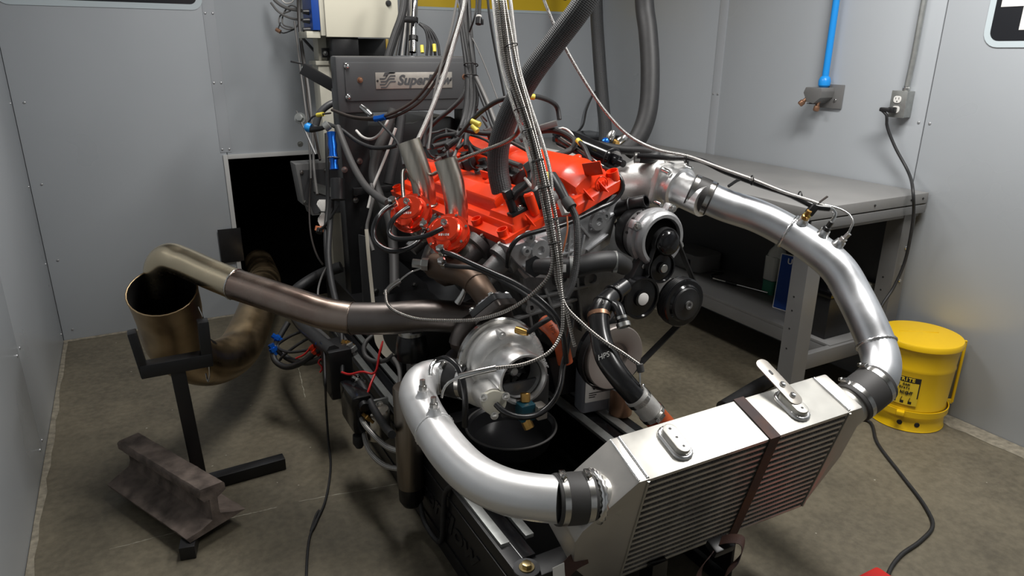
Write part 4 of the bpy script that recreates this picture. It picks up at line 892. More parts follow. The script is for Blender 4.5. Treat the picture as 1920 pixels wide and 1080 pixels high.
# ---------------------------------------------------------------- intercooler
Io = V3((.934, 1.125, .235)); ra, rb_, rc_ = .301, -.057, -.077
ca, sa, cb, sb, cc, sc_ = math.cos(ra), math.sin(ra), math.cos(rb_), math.sin(rb_), math.cos(rc_), math.sin(rc_)
IM = np.array([[cc, -sc_, 0], [sc_, cc, 0], [0, 0, 1]])@np.array([[cb, 0, sb], [0, 1, 0], [-sb, 0, cb]])@np.array([[1, 0, 0], [0, ca, -sa], [0, sa, ca]])
ix, iy, iz = IM.T; IL, IT, IH = .61, .134, .386
def Q(a, b, c): return Io+a*ix+b*iy+c*iz
IR = np.array([ix, iy, iz])
t = thing('intercooler', Q(IL/2, IT/2, 0), 'large aluminium bar and plate intercooler strapped at the cart front|intercooler')
box('core', Q(IL/2, IT/2, IH/2), (IL-.004, IT-.016, IH-.008), 'fin_dark', t, R=IR, bev=0)
box('top_plate', Q(IL/2, IT/2, IH-.002), (IL, IT, .004), 'alu_sheet', t, R=IR, bev=.001); box('bottom_plate', Q(IL/2, IT/2, .002), (IL, IT, .004), 'alu_sheet', t, R=IR, bev=.001)
nb = 17; pit = (IH-.012)/nb; m0 = None
for side in (0, 1):
    for k in range(nb+1):
        c = Q(IL/2, .0055 if side == 0 else IT-.0055, .006+pit*k)
        if m0 is None: m0 = box('tube_bar', c, (IL-.01, .011, pit*.40), 'alu_core', t, R=IR, bev=.0012); c00 = c
        else:
            q = m0.copy(); COL.objects.link(q); q.location = V3(m0.location)+(c-c00); q.parent = t
f0 = None
for k in range(nb):
    z0, z1 = .006+pit*k+pit*.2, .006+pit*(k+1)-pit*.2
    if f0 is None:
        V = []; F = []; nz_ = 150
        for i in range(nz_+1):
            y = .003 if i % 2 else .0085; x = .006+(IL-.012)*i/nz_; V += [Q(x, y, z0), Q(x, y, z1)]
        F = [[2*i, 2*i+2, 2*i+3, 2*i+1] for i in range(nz_)]
        f0 = mk('fin_strip', V, F, 'fin_dark', t, ang=5)
    else:
        q = f0.copy(); COL.objects.link(q); q.location = V3(f0.location)+iz*pit*k; q.parent = t
tl = prism('end_tank', [(.004, IH+.001), (-.026, IH+.001), (-.15, .27), (-.165, .235), (-.155, .13), (-.07, -.001), (.004, -.001)], Q(0, 0, 0), ix, iz, iy*IT, 'tank_alu', t, bev=.006)
tr = prism('end_tank', [(IL-.004, IH+.001), (IL+.045, IH+.001), (IL+.068, IH-.03), (IL+.064, .19), (IL+.006, -.001), (IL-.004, -.001)], Q(0, 0, 0), ix, iz, iy*IT, 'tank_alu', t, bev=.006)
for x, tk in ((-.001, tl), (IL+.001, tr)):
    V = [];
    tube('weld_bead', [Q(x, 0.004, IH+.001), Q(x, IT/2, IH+.0015), Q(x, IT-.004, IH+.001)], .0042, 'weld', tk, 10, rib=(.006, .22)); tube('weld_bead', [Q(x, -.0005, IH-.004), Q(x, -.0005, IH/2), Q(x, -.0005, .004)], .0038, 'alu_sheet', tk, 10, rib=(.006, .22))
tube('weld_bead', [Q(-.024, .004, IH+.001), Q(-.024, IT-.004, IH+.001)], .003, 'weld', tl, 8, rib=(.006, .2))
def lug(x, y0, plate):
    lg = prism('mount_lug', rrect(.036, .088, .0175), Q(x, IT/2, IH+.0), ix, iy, iz*.024, 'alu_sheet', t, bev=.003)
    V, F, UV = tubeg([Q(x+px_, IT/2+py_, IH+.004) for px_, py_ in rrect(.042, .094, .02, 4)+[rrect(.042, .094, .02, 4)[0]]], .007, 8, .006, rib=(.008, .12), smooth=False)
    mk('weld_bead', V, F, 'weld', lg, ang=50)
    for k, yy in enumerate((-.028, 0, .028)): cyl('tapped_hole', Q(x, IT/2+yy, IH+.0238), Q(x, IT/2+yy, IH+.0246), .0038, 'ink', lg, 10)
    if plate:
        dd = un(iy*.92-ix*.12+iz*.18); sd = un(np.cross(dd, iz)); nn_ = np.cross(sd, dd)
        bp_ = prism('bracket_plate', rrect(.04, .15, .018), Q(x-.006, IT/2+.058, IH+.036), sd, dd, nn_*.004, 'plate_grey', t, bev=.001)
        for yy in (-.048, -.012): lathe('button_screw', [(.0085, 0), (.0075, .004), (.004, .006), (0, .0045)], Q(x-.006, IT/2+.058, IH+.036)+dd*yy+nn_*.0045, nn_, 'chrome', bp_, 14)
        prism('slot', rrect(.007, .016, .0033), Q(x-.006, IT/2+.058, IH+.036)+dd*.03+nn_*.0042, sd, dd, nn_*.0006, 'ink', bp_)
lug(.115, 0, False); lug(.475, 0, True)
# inlet and outlet stubs
inl = at(1125, 930, D=1.60); ind = un(at(1062, 936, D=1.565)-inl)
lathe('inlet_stub', [(.048, 0), (.052, .0), (.052, .08), (.048, .08), (.048, 0)], inl-ind*.03, ind, 'alu_sheet', t, 36)
ring('inlet_weld', inl+ind*.02, ind, .055, .009, 'weld', t, 50, 8, bumpy=.4)
ouo = at(1590, 762, D=1.87); oud = un(at(1640, 722, D=1.89)-ouo)
lathe('outlet_stub', [(.048, 0), (.052, .0), (.052, .08), (.048, .08), (.048, 0)], ouo-oud*.03, oud, 'alu_sheet', t, 36)
# ratchet strap round the core
sx0 = .345; sw = .032
def strap_loop(x, off):
    return [Q(x, -off, -off), Q(x, -off-.001, IH/2), Q(x, -off, IH+off), Q(x, IT/2, IH+off+.001), Q(x, IT+off, IH+off), Q(x, IT+off, IH/2), Q(x, IT+off, -off), Q(x, IT/2, -off)]
A_ = strap_loop(sx0, .0035); B_ = strap_loop(sx0+sw, .0035); A2 = strap_loop(sx0, .0015); B2 = strap_loop(sx0+sw, .0015); n = len(A_)
V = A_+B_+B2+A2; F = []
for i in range(n):
    k = (i+1) % n
    for j in range(4): F.append([j*n+i, j*n+k, ((j+1) % 4)*n+k, ((j+1) % 4)*n+i])
t = thing('ratchet_strap', Q(sx0, 0, 0), 'black and rust orange strap wrapped round the intercooler|strap')
mk('webbing', V, F, 'strap_cloth', t)
def ribbon(name, pts, w, side, m, par, th_=.0018):
    P, s = resample(catmull(pts, 8), .008); V = []; F = []; T = np.gradient(P, axis=0)
    for i, p in enumerate(P):
        sd = un(V3(side) + .0); nn_ = un(np.cross(T[i], sd)); V += [p-sd*w/2-nn_*th_/2, p+sd*w/2-nn_*th_/2, p+sd*w/2+nn_*th_/2, p-sd*w/2+nn_*th_/2]
    for i in range(len(P)-1):
        for j in range(4): F.append([4*i+j, 4*i+(j+1) % 4, 4*i+4+(j+1) % 4, 4*i+4+j])
    F += [[0, 1, 2, 3], [4*len(P)-4+j for j in range(4)]]
    return mk(name, V, F, m, par, ang=50)
rz = at(1345, 1022, D=1.72)
ribbon('loose_end', [rz+[.01, 0, .01], at(1368, 1010, D=1.71), at(1392, 1014, D=1.7), at(1388, 1045, D=1.69), at(1362, 1075, D=1.69), at(1350, 1110, D=1.69)], .03, ix*.8+iy*.6, 'strap_cloth', t)
ribbon('loose_end', [rz, at(1338, 1035, D=1.7), at(1325, 1050, D=1.69), at(1312, 1070, D=1.69), at(1308, 1100, D=1.68)], .028, ix*.9+iy*.4, 'strap_cloth', t)
box('ratchet', rz+[.01, .0, -.005], (.06, .04, .025), 'black_steel', t, R=IR, bev=.005)
lgx = at(1258, 1050, D=1.74)
t = thing('support_stand', (lgx[0], lgx[1]+.06, 0), 'black steel support post under the intercooler|stand')
bar('post', (lgx[0], lgx[1]+.06, 0), (lgx[0], lgx[1]+.06, .26), .05, .05, 'gloss_black', t, up=(0, 1, 0)); bx2('shelf', (lgx[0]-.28, lgx[1]+.03, .235), (lgx[0]+.28, lgx[1]+.09, .25), 'black_steel', t) if False else None
bolt('bolt', (lgx[0]-.0, lgx[1]+.034, .19), (0, -1, 0), .008, 'chrome', t)
tg_ = at(1047, 1060, D=1.55)
ribbon('paper_tag', [tg_, tg_+[.004, .0, -.04], tg_+[.012, -.004, -.09]], .03, (1, 0, .1), 'white', None).__setitem__('label', 'white paper tag hanging under the intercooler left end'); bpy.data.objects['paper_tag']['category'] = 'tag'
ribbon('strap_tail', [at(1050, 1080, D=1.6), at(1078, 1052, D=1.62), at(1100, 1040, D=1.64)], .04, (0, .5, 1), 'strap_cloth', None); tag(bpy.data.objects['strap_tail'], 'rust orange strap tail behind intercooler left corner|strap')
# ---------------------------------------------------------------- turbocharger
tc_ = at(945, 682, D=2.02); tax = un((-.02, -1, .02)); R = frame(tax)
t = thing('turbocharger', tc_, 'large cast aluminium turbocharger with machined inlet facing the camera|turbocharger')
n = 64; V = []; F = []; s2 = 20                                       # compressor scroll
for i in range(n+1):
    a = math.radians(262-352*i/n); rr = .022+.030*i/n; Rc = .075+.014*i/n
    d = math.cos(a)*R[0]+math.sin(a)*R[1]
    for j in range(s2):
        b = 2*math.pi*j/s2; V.append(tc_+d*(Rc+rr*math.cos(b))+tax*(rr*math.sin(b)*1.05))
for i in range(n):
    for j in range(s2): F.append([i*s2+j, (i+1)*s2+j, (i+1)*s2+(j+1) % s2, i*s2+(j+1) % s2])
F += [list(range(s2)), [n*s2+j for j in range(s2)]]
ch = mk('compressor_scroll', V, F, 'cast_alu', t, ang=60)
inn = un(at(978, 697, D=1.92)-tc_); 
lathe('compressor_cover', [(0, -.03), (.112, -.03), (.112, -.015), (.1, -.0), (.09, .03), (.075, .04), (.066, .05), (.066, .06), (.05, .03), (0, .0)], tc_, tax, 'cast_alu', ch, 48)
io_ = tc_+tax*.06
lathe('inlet_ring', [(.07, -.02), (.076, -.01), (.076, .06), (.074, .064), (.068, .064), (.063, .05), (.060, .05), (.056, .03), (.052, .004), (.06, -.02), (.07, -.02)], io_, tax, 'machined', t, 64)
ring('inlet_groove', io_+tax*.05, tax, .0605, .002, 'ink', t, 48, 6); lathe('inlet_bore', [(.053, .006), (.0525, .0), (.049, -.035), (0, -.036), (0, -.04), (.054, -.038), (.053, .006)], io_, tax, 'gloss_black', t, 44)
wh = lathe('compressor_wheel', [(.04, -.03), (.02, -.02), (.013, -.004), (.012, .006), (.008, .01), (0, .01)], io_, tax, 'cast_alu', t, 24)
for k in range(10):
    a = 2*math.pi*k/10; d = math.cos(a)*R[0]+math.sin(a)*R[1]; e = -math.sin(a)*R[0]+math.cos(a)*R[1]
    mk('blade', [io_+d*.012+tax*.0, io_+d*.046+e*.012-tax*.006, io_+d*.046+e*.02-tax*.027, io_+d*.02+e*.004-tax*.022], [[0, 1, 2, 3]], 'block_grey', wh)
lathe('back_plate', [(0, -.05), (.125, -.05), (.131, -.046), (.131, -.034), (.126, -.03), (0, -.03)], tc_, tax, 'stainless', t, 56)
ctr = tc_-tax*.05
lathe('centre_housing', [(0, 0), (.06, 0), (.05, -.03), (.05, -.07), (.07, -.085), (0, -.085)], ctr, tax, 'block_grey', t, 32)
tb_ = ctr-tax*.13
n = 40; V = []; F = []
for i in range(n+1):
    a = math.radians(200+330*i/n); rr = .05-.022*i/n; d = math.cos(a)*R[0]+math.sin(a)*R[1]
    for j in range(16):
        b = 2*math.pi*j/16; V.append(tb_+d*(.072+rr*math.cos(b)*.9)+tax*rr*math.sin(b))
for i in range(n):
    for j in range(16): F.append([i*16+j, (i+1)*16+j, (i+1)*16+(j+1) % 16, i*16+(j+1) % 16])
F += [list(range(16)), [n*16+j for j in range(16)]]
mk('turbine_housing', V, F, 'exhaust_dark', t, ang=60)
lathe('turbine_core', [(0, .05), (.07, .05), (.075, -.05), (.05, -.06), (0, -.06)], tb_, tax, 'exhaust_dark', t, 30)
bd = tc_+R[1]*.0
bs = at(940, 628, D=1.955); lathe('casting_boss', [(.012, -.02), (.012, .006), (.007, .007), (.006, .012), (0, .012)], bs, tax, 'cast_alu', t, 18)
f1 = at(968, 618, D=1.95); f2 = at(990, 625, D=1.93); tube('brass_fitting', [f1, (f1+f2)/2, f2], [.011, .012, .008], 'brass', t, 8)
o1_ = at(1012, 640, D=1.98); 
tx = un(R[0]*-1); 
text('cast_lettering', 'BorgWarner', .02, 'cast_alu', at(1012, 657, D=1.90), un(-CU*.9+CR*.42), un(CR*.9+CU*.42), t, .0015, bold=.0006)
# scroll outlet with flange and actuator style cover
ol0, ol1 = at(915, 730, D=1.97), at(862, 712, D=2.03)
tube('scroll_outlet', [tc_-R[1]*.086+R[0]*.02, tc_-R[1]*.080-R[0]*.05, ol1], [.05, .05, .048], 'cast_alu', t, 28); ring('outlet_bead', ol1, un(ol1-ol0), .049, .004, 'machined', t)
av = at(925, 752, D=1.90); ad = un((-.25, -1, .15)); 
cone = lathe('bypass_neck', [(0, -.09), (.045, -.09), (.04, -.02), (.036, 0), (0, 0)], av, ad, 'cast_alu', t, 28)
bc = prism('bypass_cover', [(r_*math.cos(a), r_*math.sin(a)) for a, r_ in ((2*math.pi*i/36, .034+.010*max(0, math.cos(3*(2*math.pi*i/36)-1.4))**3) for i in range(36))], av, frame(ad)[0], frame(ad)[1], ad*.016, 'cream_dirty', t, bev=.004)
for k in range(3):
    a = (1.4+2*math.pi*k)/3; bolt('cover_bolt', av+ad*.016+(math.cos(a)*frame(ad)[0]+math.sin(a)*frame(ad)[1])*.036, ad, .0075, 'zinc', bc)
# ---------------------------------------------------------------- hot side charge pipe
hps = [(862, 708, 2.06), (828, 706, 2.06), (797, 712, 2.04), (783, 736, 1.98), (793, 770, 1.90), (815, 808, 1.82), (845, 850, 1.74), (890, 893, 1.665), (945, 920, 1.615), (1000, 932, 1.585), (1050, 937, 1.57)]
hpp = [at(x, y, D=D_) for x, y, D_ in hps]
t = thing('charge_pipe', hpp[5], 'bright aluminium charge pipe curving from turbocharger down to intercooler|pipe')
tube('pipe', hpp, .053, 'alu_matte', t, 44, .012); weldring(t, hpp, 5, .053, 'alu_matte', .003)
for (x, y, D_, m_) in ((806, 727, 1.865, 'stainless'), (829, 765, 1.80, 'stainless')):
    tip = at(x, y, D=D_); q = min(catmull(hpp, 10), key=lambda c: np.linalg.norm(c-tip)); dd = un(CU*.95-CF*.3); base = q+dd*.046
    bg = lathe('weld_bung', [(.024, 0), (.016, .010), (.014, .022), (.0, .022)], base, dd, 'alu_matte', t, 20); lathe('hex_fitting', [(.0115, .022), (.0115, .034), (.008, .036), (.008, .052), (0, .052)], base, dd, m_, bg, 6)
coupler('rubber_coupler', 'black rubber coupler with clamps at the left end of intercooler|coupler', at(1040, 937, D=1.571), at(1108, 932, D=1.592), .0575, 'rubber_grey', ang=1.5)
coupler('rubber_coupler', 'dark rubber coupler joining turbocharger outlet to bright charge pipe|coupler', at(884, 716, D=2.01), at(838, 706, D=2.06), .055, 'rubber', ang=1.0)
# ---------------------------------------------------------------- downpipe
dps = [(905, 600, 2.2), (868, 596, 2.2), (800, 592, 2.2), (730, 597, 2.2), (660, 597, 2.21), (610, 588, 2.22), (560, 572, 2.24), (500, 552, 2.27), (441, 533, 2.3), (390, 512, 2.33), (345, 492, 2.36), (318, 484, 2.37), (301, 500, 2.40), (300, 545, 2.46), (310, 600, 2.56), (325, 650, 2.66)]
dpp = [at(x, y, D=D_) for x, y, D_ in dps]
t = thing('downpipe', dpp[5], 'heat tinted steel exhaust downpipe running left from the turbocharger|exhaust pipe')
tube('dark_section', dpp[:5], .0515, 'exhaust_dark', t, 40, .012); tube('brown_section', dpp[4:9], .0515, 'exhaust_brown', t, 40, .012); tube('gold_section', dpp[8:14], .0515, 'exhaust_gold', t, 40, .01); tube('shaded_end', dpp[13:], .0512, 'shade_black', t, 40, .01, hollow=.002)  # last stretch coloured black to paint the shade within the duct
weldring(t, dpp, 4, .0515, 'exhaust_brown', .0025); weldring(t, dpp, 8, .0515, 'stainless', .003)
# ---------------------------------------------------------------- wastegates with dump tubes
def wastegate(lab, x, y, D_, tub, rt):
    c = at(x, y, D=D_); ax_ = un(-CF*.86+CU*.42-CR*.20); Rr = frame(ax_, CU); t = thing('wastegate', c, lab)
    lathe('cap', [(0, .0), (.041, .0), (.046, -.004), (.048, -.012), (.048, -.02), (.056, -.024), (.0, -.024)], c, ax_, 'red_anodised', t, 44)
    lathe('body', [(0, -.024), (.066, -.024), (.068, -.028), (.068, -.036), (.064, -.038), (.062, -.044), (.066, -.046), (.066, -.052), (.060, -.054), (.058, -.062), (.05, -.075), (.0, -.08)], c, ax_, 'red_anodised', t, 48)
    prism('port_ridge', [(-.016, -.02), (-.022, -.045), (-.012, -.066), (.012, -.066), (.022, -.045), (.016, -.02)], c-ax_*.026, Rr[0], Rr[1], ax_*.024, 'red_anodised', t, bev=.004)
    lathe('valve_seat', [(0, -.075), (.044, -.075), (.04, -.13), (.034, -.14), (.034, -.17), (0, -.17)], c, ax_, 'stainless_tube', t, 32)
    for k in range(7):
        a = 2*math.pi*k/7+.3; q = c-ax_*.0245+(math.cos(a)*Rr[0]+math.sin(a)*Rr[1])*.0615; lathe('cap_screw', [(.0045, 0), (.0045, .005), (.002, .005), (.002, .003), (0, .003)], q, ax_, 'chrome', t, 10)
    a0 = c+Rr[1]*.012; ft = lathe('banjo_fitting', [(.012, 0), (.012, .014), (.010, .018), (.0065, .018), (.0065, .026), (0, .026)], a0, ax_, 'chrome', t, 14)
    text('lettering', 'GATE', .017, 'machined', c-Rr[1]*.026+ax_*.0003, -Rr[0], Rr[1], t, .0004, bold=.0008) if False else None
    for k in range(5): box('engraved_mark', c-Rr[1]*.022+Rr[0]*(.007*k-.014)+ax_*.0004, (.0048, .0085 if k % 2 else .007, .0008), 'machined', t, R=Rr, bev=0)
    # dump tube rising behind the cap
    P = [at(*q[:2], D=q[2]) for q in tub]; tube('dump_tube', P, rt, 'stainless_tube', t, 36, .01, hollow=.0016); ring('dump_flange', P[0], un(P[1]-P[0]), rt+.002, .005, 'stainless', t)
    return c, ax_, Rr
wg1 = wastegate('red anodised wastegate nearer the dyno frame|wastegate|red wastegates', 764, 388, 2.21, [(797, 385, 2.36), (794, 350, 2.34), (783, 312, 2.32), (766, 264, 2.30)], .0385)
wg2 = wastegate('red anodised wastegate nearer the turbocharger|wastegate|red wastegates', 834, 428, 2.10, [(856, 428, 2.25), (856, 390, 2.23), (849, 345, 2.21), (835, 298, 2.19)], .037)
# exhaust manifold pieces under the wastegates
t = thing('exhaust_manifold', at(905, 545, D=2.1), 'rust brown exhaust manifold tube with square flange above the turbocharger|exhaust manifold')
mp_ = [at(x, y, D=D_) for x, y, D_ in ((815, 498, 2.22), (845, 506, 2.17), (872, 515, 2.12), (893, 532, 2.09), (908, 552, 2.06), (921, 572, 2.05))]
tube('runner', mp_, [.042, .042, .04, .038, .036, .036], 'exhaust_rust', t, 30); fd = un(mp_[-1]-mp_[-2]); R = frame(fd, CU)
ring('runner_weld', mp_[-1]-fd*.012, fd, .039, .007, 'weld', t, 40, 8, bumpy=.4); ring('runner_weld', mp_[3], un(mp_[4]-mp_[3]), .038, .003, 'exhaust_rust', t, 40, 8, bumpy=.4)
fl_ = prism('flange', rrect(.125, .1, .016), mp_[-1]-fd*.008, R[0], R[1], fd*.02, 'powder_grey', t, bev=.002); prism('lower_flange', rrect(.13, .105, .016), mp_[-1]+fd*.014, R[0], R[1], fd*.02, 'exhaust_dark', t, bev=.002)
for sx_, sy_ in ((1, 1), (1, -1), (-1, 1), (-1, -1)): bolt('flange_bolt', mp_[-1]-fd*.008+R[0]*.05*sx_+R[1]*.038*sy_, -fd, .008, 'zinc', fl_)
tube('collector', [mp_[-1]+fd*.03, at(935, 605, D=2.1), tb_+R[0]*.0], .045, 'exhaust_dark', t, 24)
rn = [at(x, y, D=D_) for x, y, D_ in ((880, 485, 2.26), (860, 505, 2.24), (838, 520, 2.22), (820, 505, 2.22))]
tube('runner', rn, .03, 'exhaust_rust', t, 24); tube('runner', [at(812, 470, D=2.4), at(805, 495, D=2.32), at(815, 500, D=2.25)], .03, 'exhaust_dark', t, 24)
lathe('hex_plug', [(.02, 0), (.02, .02), (.014, .024), (.014, .05), (0, .05)], at(803, 496, D=2.18), un(-CR+CU*.1), 'zinc', t, 6)
tube('sensor_probe', [at(858, 568, D=2.13), at(866, 555, D=2.12), at(872, 540, D=2.11)], [.011, .009, .006], 'zinc', t, 10)
# ---------------------------------------------------------------- things standing on or beside the cart
bc_ = at(958, 800, Z=.36)
t = thing('drain_pan', (bc_[0], bc_[1], .30), 'black round drain pan under the turbocharger|pan')
lathe('bowl', [(0, .0), (.115, .0), (.125, .012), (.138, .06), (.146, .064), (.148, .068), (.142, .068), (.132, .06), (.12, .018), (0, .014)], (bc_[0], bc_[1], .298), (0, 0, 1), 'rubber_gloss', t, 48); ring('rim', (bc_[0], bc_[1], .366), (0, 0, 1), .145, .004, 'rubber_grey', t, 48)
ct = (.638, 1.84)
t = thing('canister', (ct[0], ct[1], .0), 'vertical brushed steel canister beside the left cart rail|canister')
lathe('shell', [(0, .17), (.041, .17), (.0425, .175), (.0425, .52), (.04, .525), (0, .525)], (ct[0], ct[1], 0), (0, 0, 1), 'canister_steel', t, 36); lathe('bottom_cap', [(0, .1), (.03, .1), (.04, .12), (.04, .172), (0, .173)], (ct[0], ct[1], 0), (0, 0, 1), 'gloss_black', t, 30)
bar('bracket', (ct[0]+.02, ct[1], .14), (CX0, ct[1]+.02, .14), .03, .01, 'black_steel', t); tube('outlet_hose', [(ct[0]+.02, ct[1]-.02, .12), (ct[0]+.02, ct[1]-.06, .06), (ct[0]+.03, ct[1]-.16, .05), at(835, 925, X=.665), at(852, 908, X=.665)], .0085, 'rubber', t, 10)
jb = at(1122, 772, Z=CZ+.012); 
t = thing('oil_bottle', (jb[0], jb[1], CZ+.012), 'grey oil bottle with white car label on the cart right bars|bottle')
ax = un((1, -.12, 0)); ay = V3((0, 0, 1)); nf = np.cross(ax, ay); c = V3((jb[0], jb[1]+.04, CZ+.012))
prism('bottle_body', rrect(.115, .07, .015), c, ax, un((.12, 1, 0)), (0, 0, .16), 'jug_grey', t, bev=.006); lathe('cap', [(.03, 0), (.018, .03), (.018, .05), (0, .05)], c+[.02, 0, .16], (0, 0, 1), 'plastic_black', t, 18)
lo_ = c+V3((0, 0, .095))+nf*.0357
pl_ = prism('label', rrect(.098, .105, .004), lo_, ax, ay, nf*.0008, 'white', t)
prism('red_banner', [(-.034, .028), (.038, .028), (.042, .04), (-.03, .04)], lo_+nf*.0009, ax, ay, nf*.0005, 'red', pl_)
prism('car_picture', [(-.026, .002), (-.024, .01), (-.01, .012), (-.002, .019), (.012, .019), (.02, .011), (.028, .008), (.028, .0), (.02, -.003), (-.018, -.003)], lo_+nf*.0009, ax, ay, nf*.0005, 'plate_grey', pl_)
for wx in (-.015, .018): prism('car_wheel', ngon(.0055, 12), lo_+ax*wx-ay*.001+nf*.0014, ax, ay, nf*.0004, 'ink', pl_)
for k, (w_, yy) in enumerate(((.07, -.02), (.03, -.028), (.025, -.036))): prism('label_line', [(-.035, yy), (-.035+w_, yy), (-.035+w_, yy+.0035), (-.035, yy+.0035)], lo_+nf*.0009, ax, ay, nf*.0004, 'ink', pl_)
lathe('band', [(.0, 0), (.001, 0)], lo_, (0, 0, 1), 'rubber', t, 6) if False else None
t = thing('steel_can', at(1165, 785, Z=CZ+.012), 'plain tan can standing behind the grey oil bottle|can'); p = at(1160, 785, Z=CZ+.012)+[.03, .03, 0]
lathe('shell', [(0, 0), (.038, 0), (.04, .003), (.04, .10), (.038, .104), (0, .104)], p, (0, 0, 1), 'copper_brown', t, 28); ring('rim', p+[0, 0, .102], (0, 0, 1), .039, .0025, 'zinc', t)
mt = at(772, 650, D=2.45)
t = thing('engine_mount', (mt[0], mt[1], .3), 'black rubber engine mount on a bolted post below the downpipe|mount')
lathe('rubber_cone', [(0, .05), (.045, .05), (.05, .04), (.062, -.03), (.058, -.04), (0, -.04)], mt, (0, 0, 1), 'rubber_gloss', t, 30); lathe('top_plate', [(0, 0), (.045, 0), (.045, .012), (0, .012)], mt+[0, 0, .05], (0, 0, 1), 'zinc', t, 24)
cyl('threaded_post', (mt[0], mt[1], CZ), (mt[0], mt[1], mt[2]-.04), .022, 'block_grey', t); bolt('nut', mt+[.0, -.04, -.05], (0, 0, 1), .014, 'zinc', t)
bar('mount_arm', mt+[0, 0, .06], mt+[.25, -.05, .16], .06, .05, 'black_steel', t)
o = at(707, 690, D=2.75)
bx2('pump_box', (.80, 2.35, .30), (1.05, 2.7, .52), 'black_steel', lab='black pump box on the cart behind the canister|pump', bev=.01)
lathe('oil_filter', [(0, 0), (.042, 0), (.045, .004), (.045, .1), (.04, .11), (0, .11)], at(708, 790, D=2.45)+[0, 0, -.06], (0, 0, 1), 'stainless_tube', None, 28, lab='small steel filter can behind the canister|filter')
t = thing('valve_bracket', at(705, 755, D=2.5), 'small galvanised bracket plate above the steel filter|bracket'); box('plate', at(708, 765, D=2.48), (.08, .012, .07), 'galvanised', t); bolt('bolt', at(711, 758, D=2.46), (0, -1, .2), .009, 'zinc', t)
t = thing('solenoid_valve', at(988, 770, D=1.93), 'teal solenoid valve with brass elbows below the turbocharger|valve'); o = at(985, 770, D=1.93)
box('coil_block', o, (.045, .04, .05), 'teal', t, bev=.004); box('label_plate', o+CR*.04, (.03, .035, .04), 'plate_grey', t, bev=.003); cyl('brass_elbow', o+CU*.024, o+CU*.05, .014, 'brass', t, 8); cyl('brass_elbow', o-CU*.024, o-CU*.05+CR*.012, .015, 'brass', t, 8)
bx2('valve_plate', o+[-.05, .04, -.03], o+[.1, .05, .07], 'powder_grey', t)
# ---------------------------------------------------------------- hoses
def H(name, lab, m, r, pts, rib=None, seg=10, par=None, step=.014, **k):
    P = [at(*p[:2], D=p[2]) if len(p) == 3 else V3(p[3]) for p in pts]
    return tube(name, P, r, m, par, seg, step, rib=rib, lab=lab, **k)
def up(x, y, D, z=ZC): # continue straight up to the ceiling from a pixel point
    p = at(x, y, D=D); return (0, 0, 0, (p[0], p[1], z))
# big braided hose to the top of the cover
t = thing('breather_hose', at(940, 352, D=2.27), 'thick black braided hose arching down to the top of the red cover|hose')
P = [at(942, 362, D=2.26), at(934, 320, D=2.25), at(936, 272, D=2.22), at(955, 215, D=2.17), at(993, 145, D=2.1), at(1040, 80, D=2.05), at(1092, 10, D=2.0), at(1130, -60, D=1.98), at(1165, -160, D=2.0)]
tube('hose', P+[V3((P[-1][0]+.12, P[-1][1]+.1, ZC))], .0345, 'braided_hose', t, 24, .014)
t = thing('vent_hose', at(1125, 260, D=4.3), 'dark braided vent hose hanging nearest the back corner|hose')
P = [at(1135, 268, D=3.9), at(1135, 240, D=3.95), at(1130, 190, D=4.0), at(1123, 100, D=4.0), at(1118, 0, D=4.0)]
tube('hose', P+[V3((P[-1][0]-.02, P[-1][1], ZC))], .037, 'braided_hose', t, 20, .02)
t = thing('vent_hose', at(1190, 280, D=3.0), 'thick worn black vent hose hanging in front of the right wall|hose')
P = [at(1172, 284, D=3.0), at(1192, 265, D=3.0), at(1207, 236, D=3.0), at(1216, 200, D=3.0), at(1219, 130, D=3.0), at(1215, 60, D=3.0), at(1208, 0, D=3.0)]
tube('hose', P+[V3((P[-1][0]-.06, P[-1][1], ZC))], .041, 'rubber', t, 24, .02)
# braided sensor line bundle in front of the engine, held by ties
base = [(937, -30, 1.95), (940, 0, 1.93), (947, 60, 1.92), (957, 130, 1.91), (978, 200, 1.90), (998, 260, 1.89), (1014, 320, 1.88), (1026, 380, 1.87), (1033, 430, 1.86), (1041, 480, 1.85)]
ends = [[(1030, 515, 1.85), (1005, 545, 1.86), (965, 575, 1.88), (905, 597, 1.92), (835, 601, 1.98), (770, 595, 2.04), (728, 572, 2.1), (723, 545, 2.14)],
        [(1050, 525, 1.84), (1055, 580, 1.82), (1052, 625, 1.81), (1030, 660, 1.79), (985, 682, 1.78), (930, 690, 1.78)],
        [(1052, 530, 1.86), (1060, 572, 1.84), (1090, 605, 1.83), (1130, 638, 1.82), (1165, 660, 1.81), (1199, 684, 1.80)],
        [(1043, 520, 1.87), (1050, 550, 1.87), (1062, 585, 1.87), (1075, 640, 1.88), (1078, 650, 1.88)]]
offs = [(-7, 0, .0), (3, 0, -.006), (10, 0, .0), (-2, 0, .006)]
labs = ['armoured sensor line looping left across the downpipe', 'armoured sensor line sweeping in front of the turbocharger inlet', 'armoured sensor line running right to the lower coolant hose', 'braided sensor line ending beside the black coolant hose']
for e, o_, lb_ in zip(ends, offs, labs):
    pts = [(x+o_[0]*(1+.35*math.sin(i*1.3+o_[0])), y, D_+o_[2]) for i, (x, y, D_) in enumerate(base)]+e
    H('sensor_line', lb_+'|sensor line|armoured sensor lines', 'armour', .0056, pts, rib=(.0062, .22), seg=10)
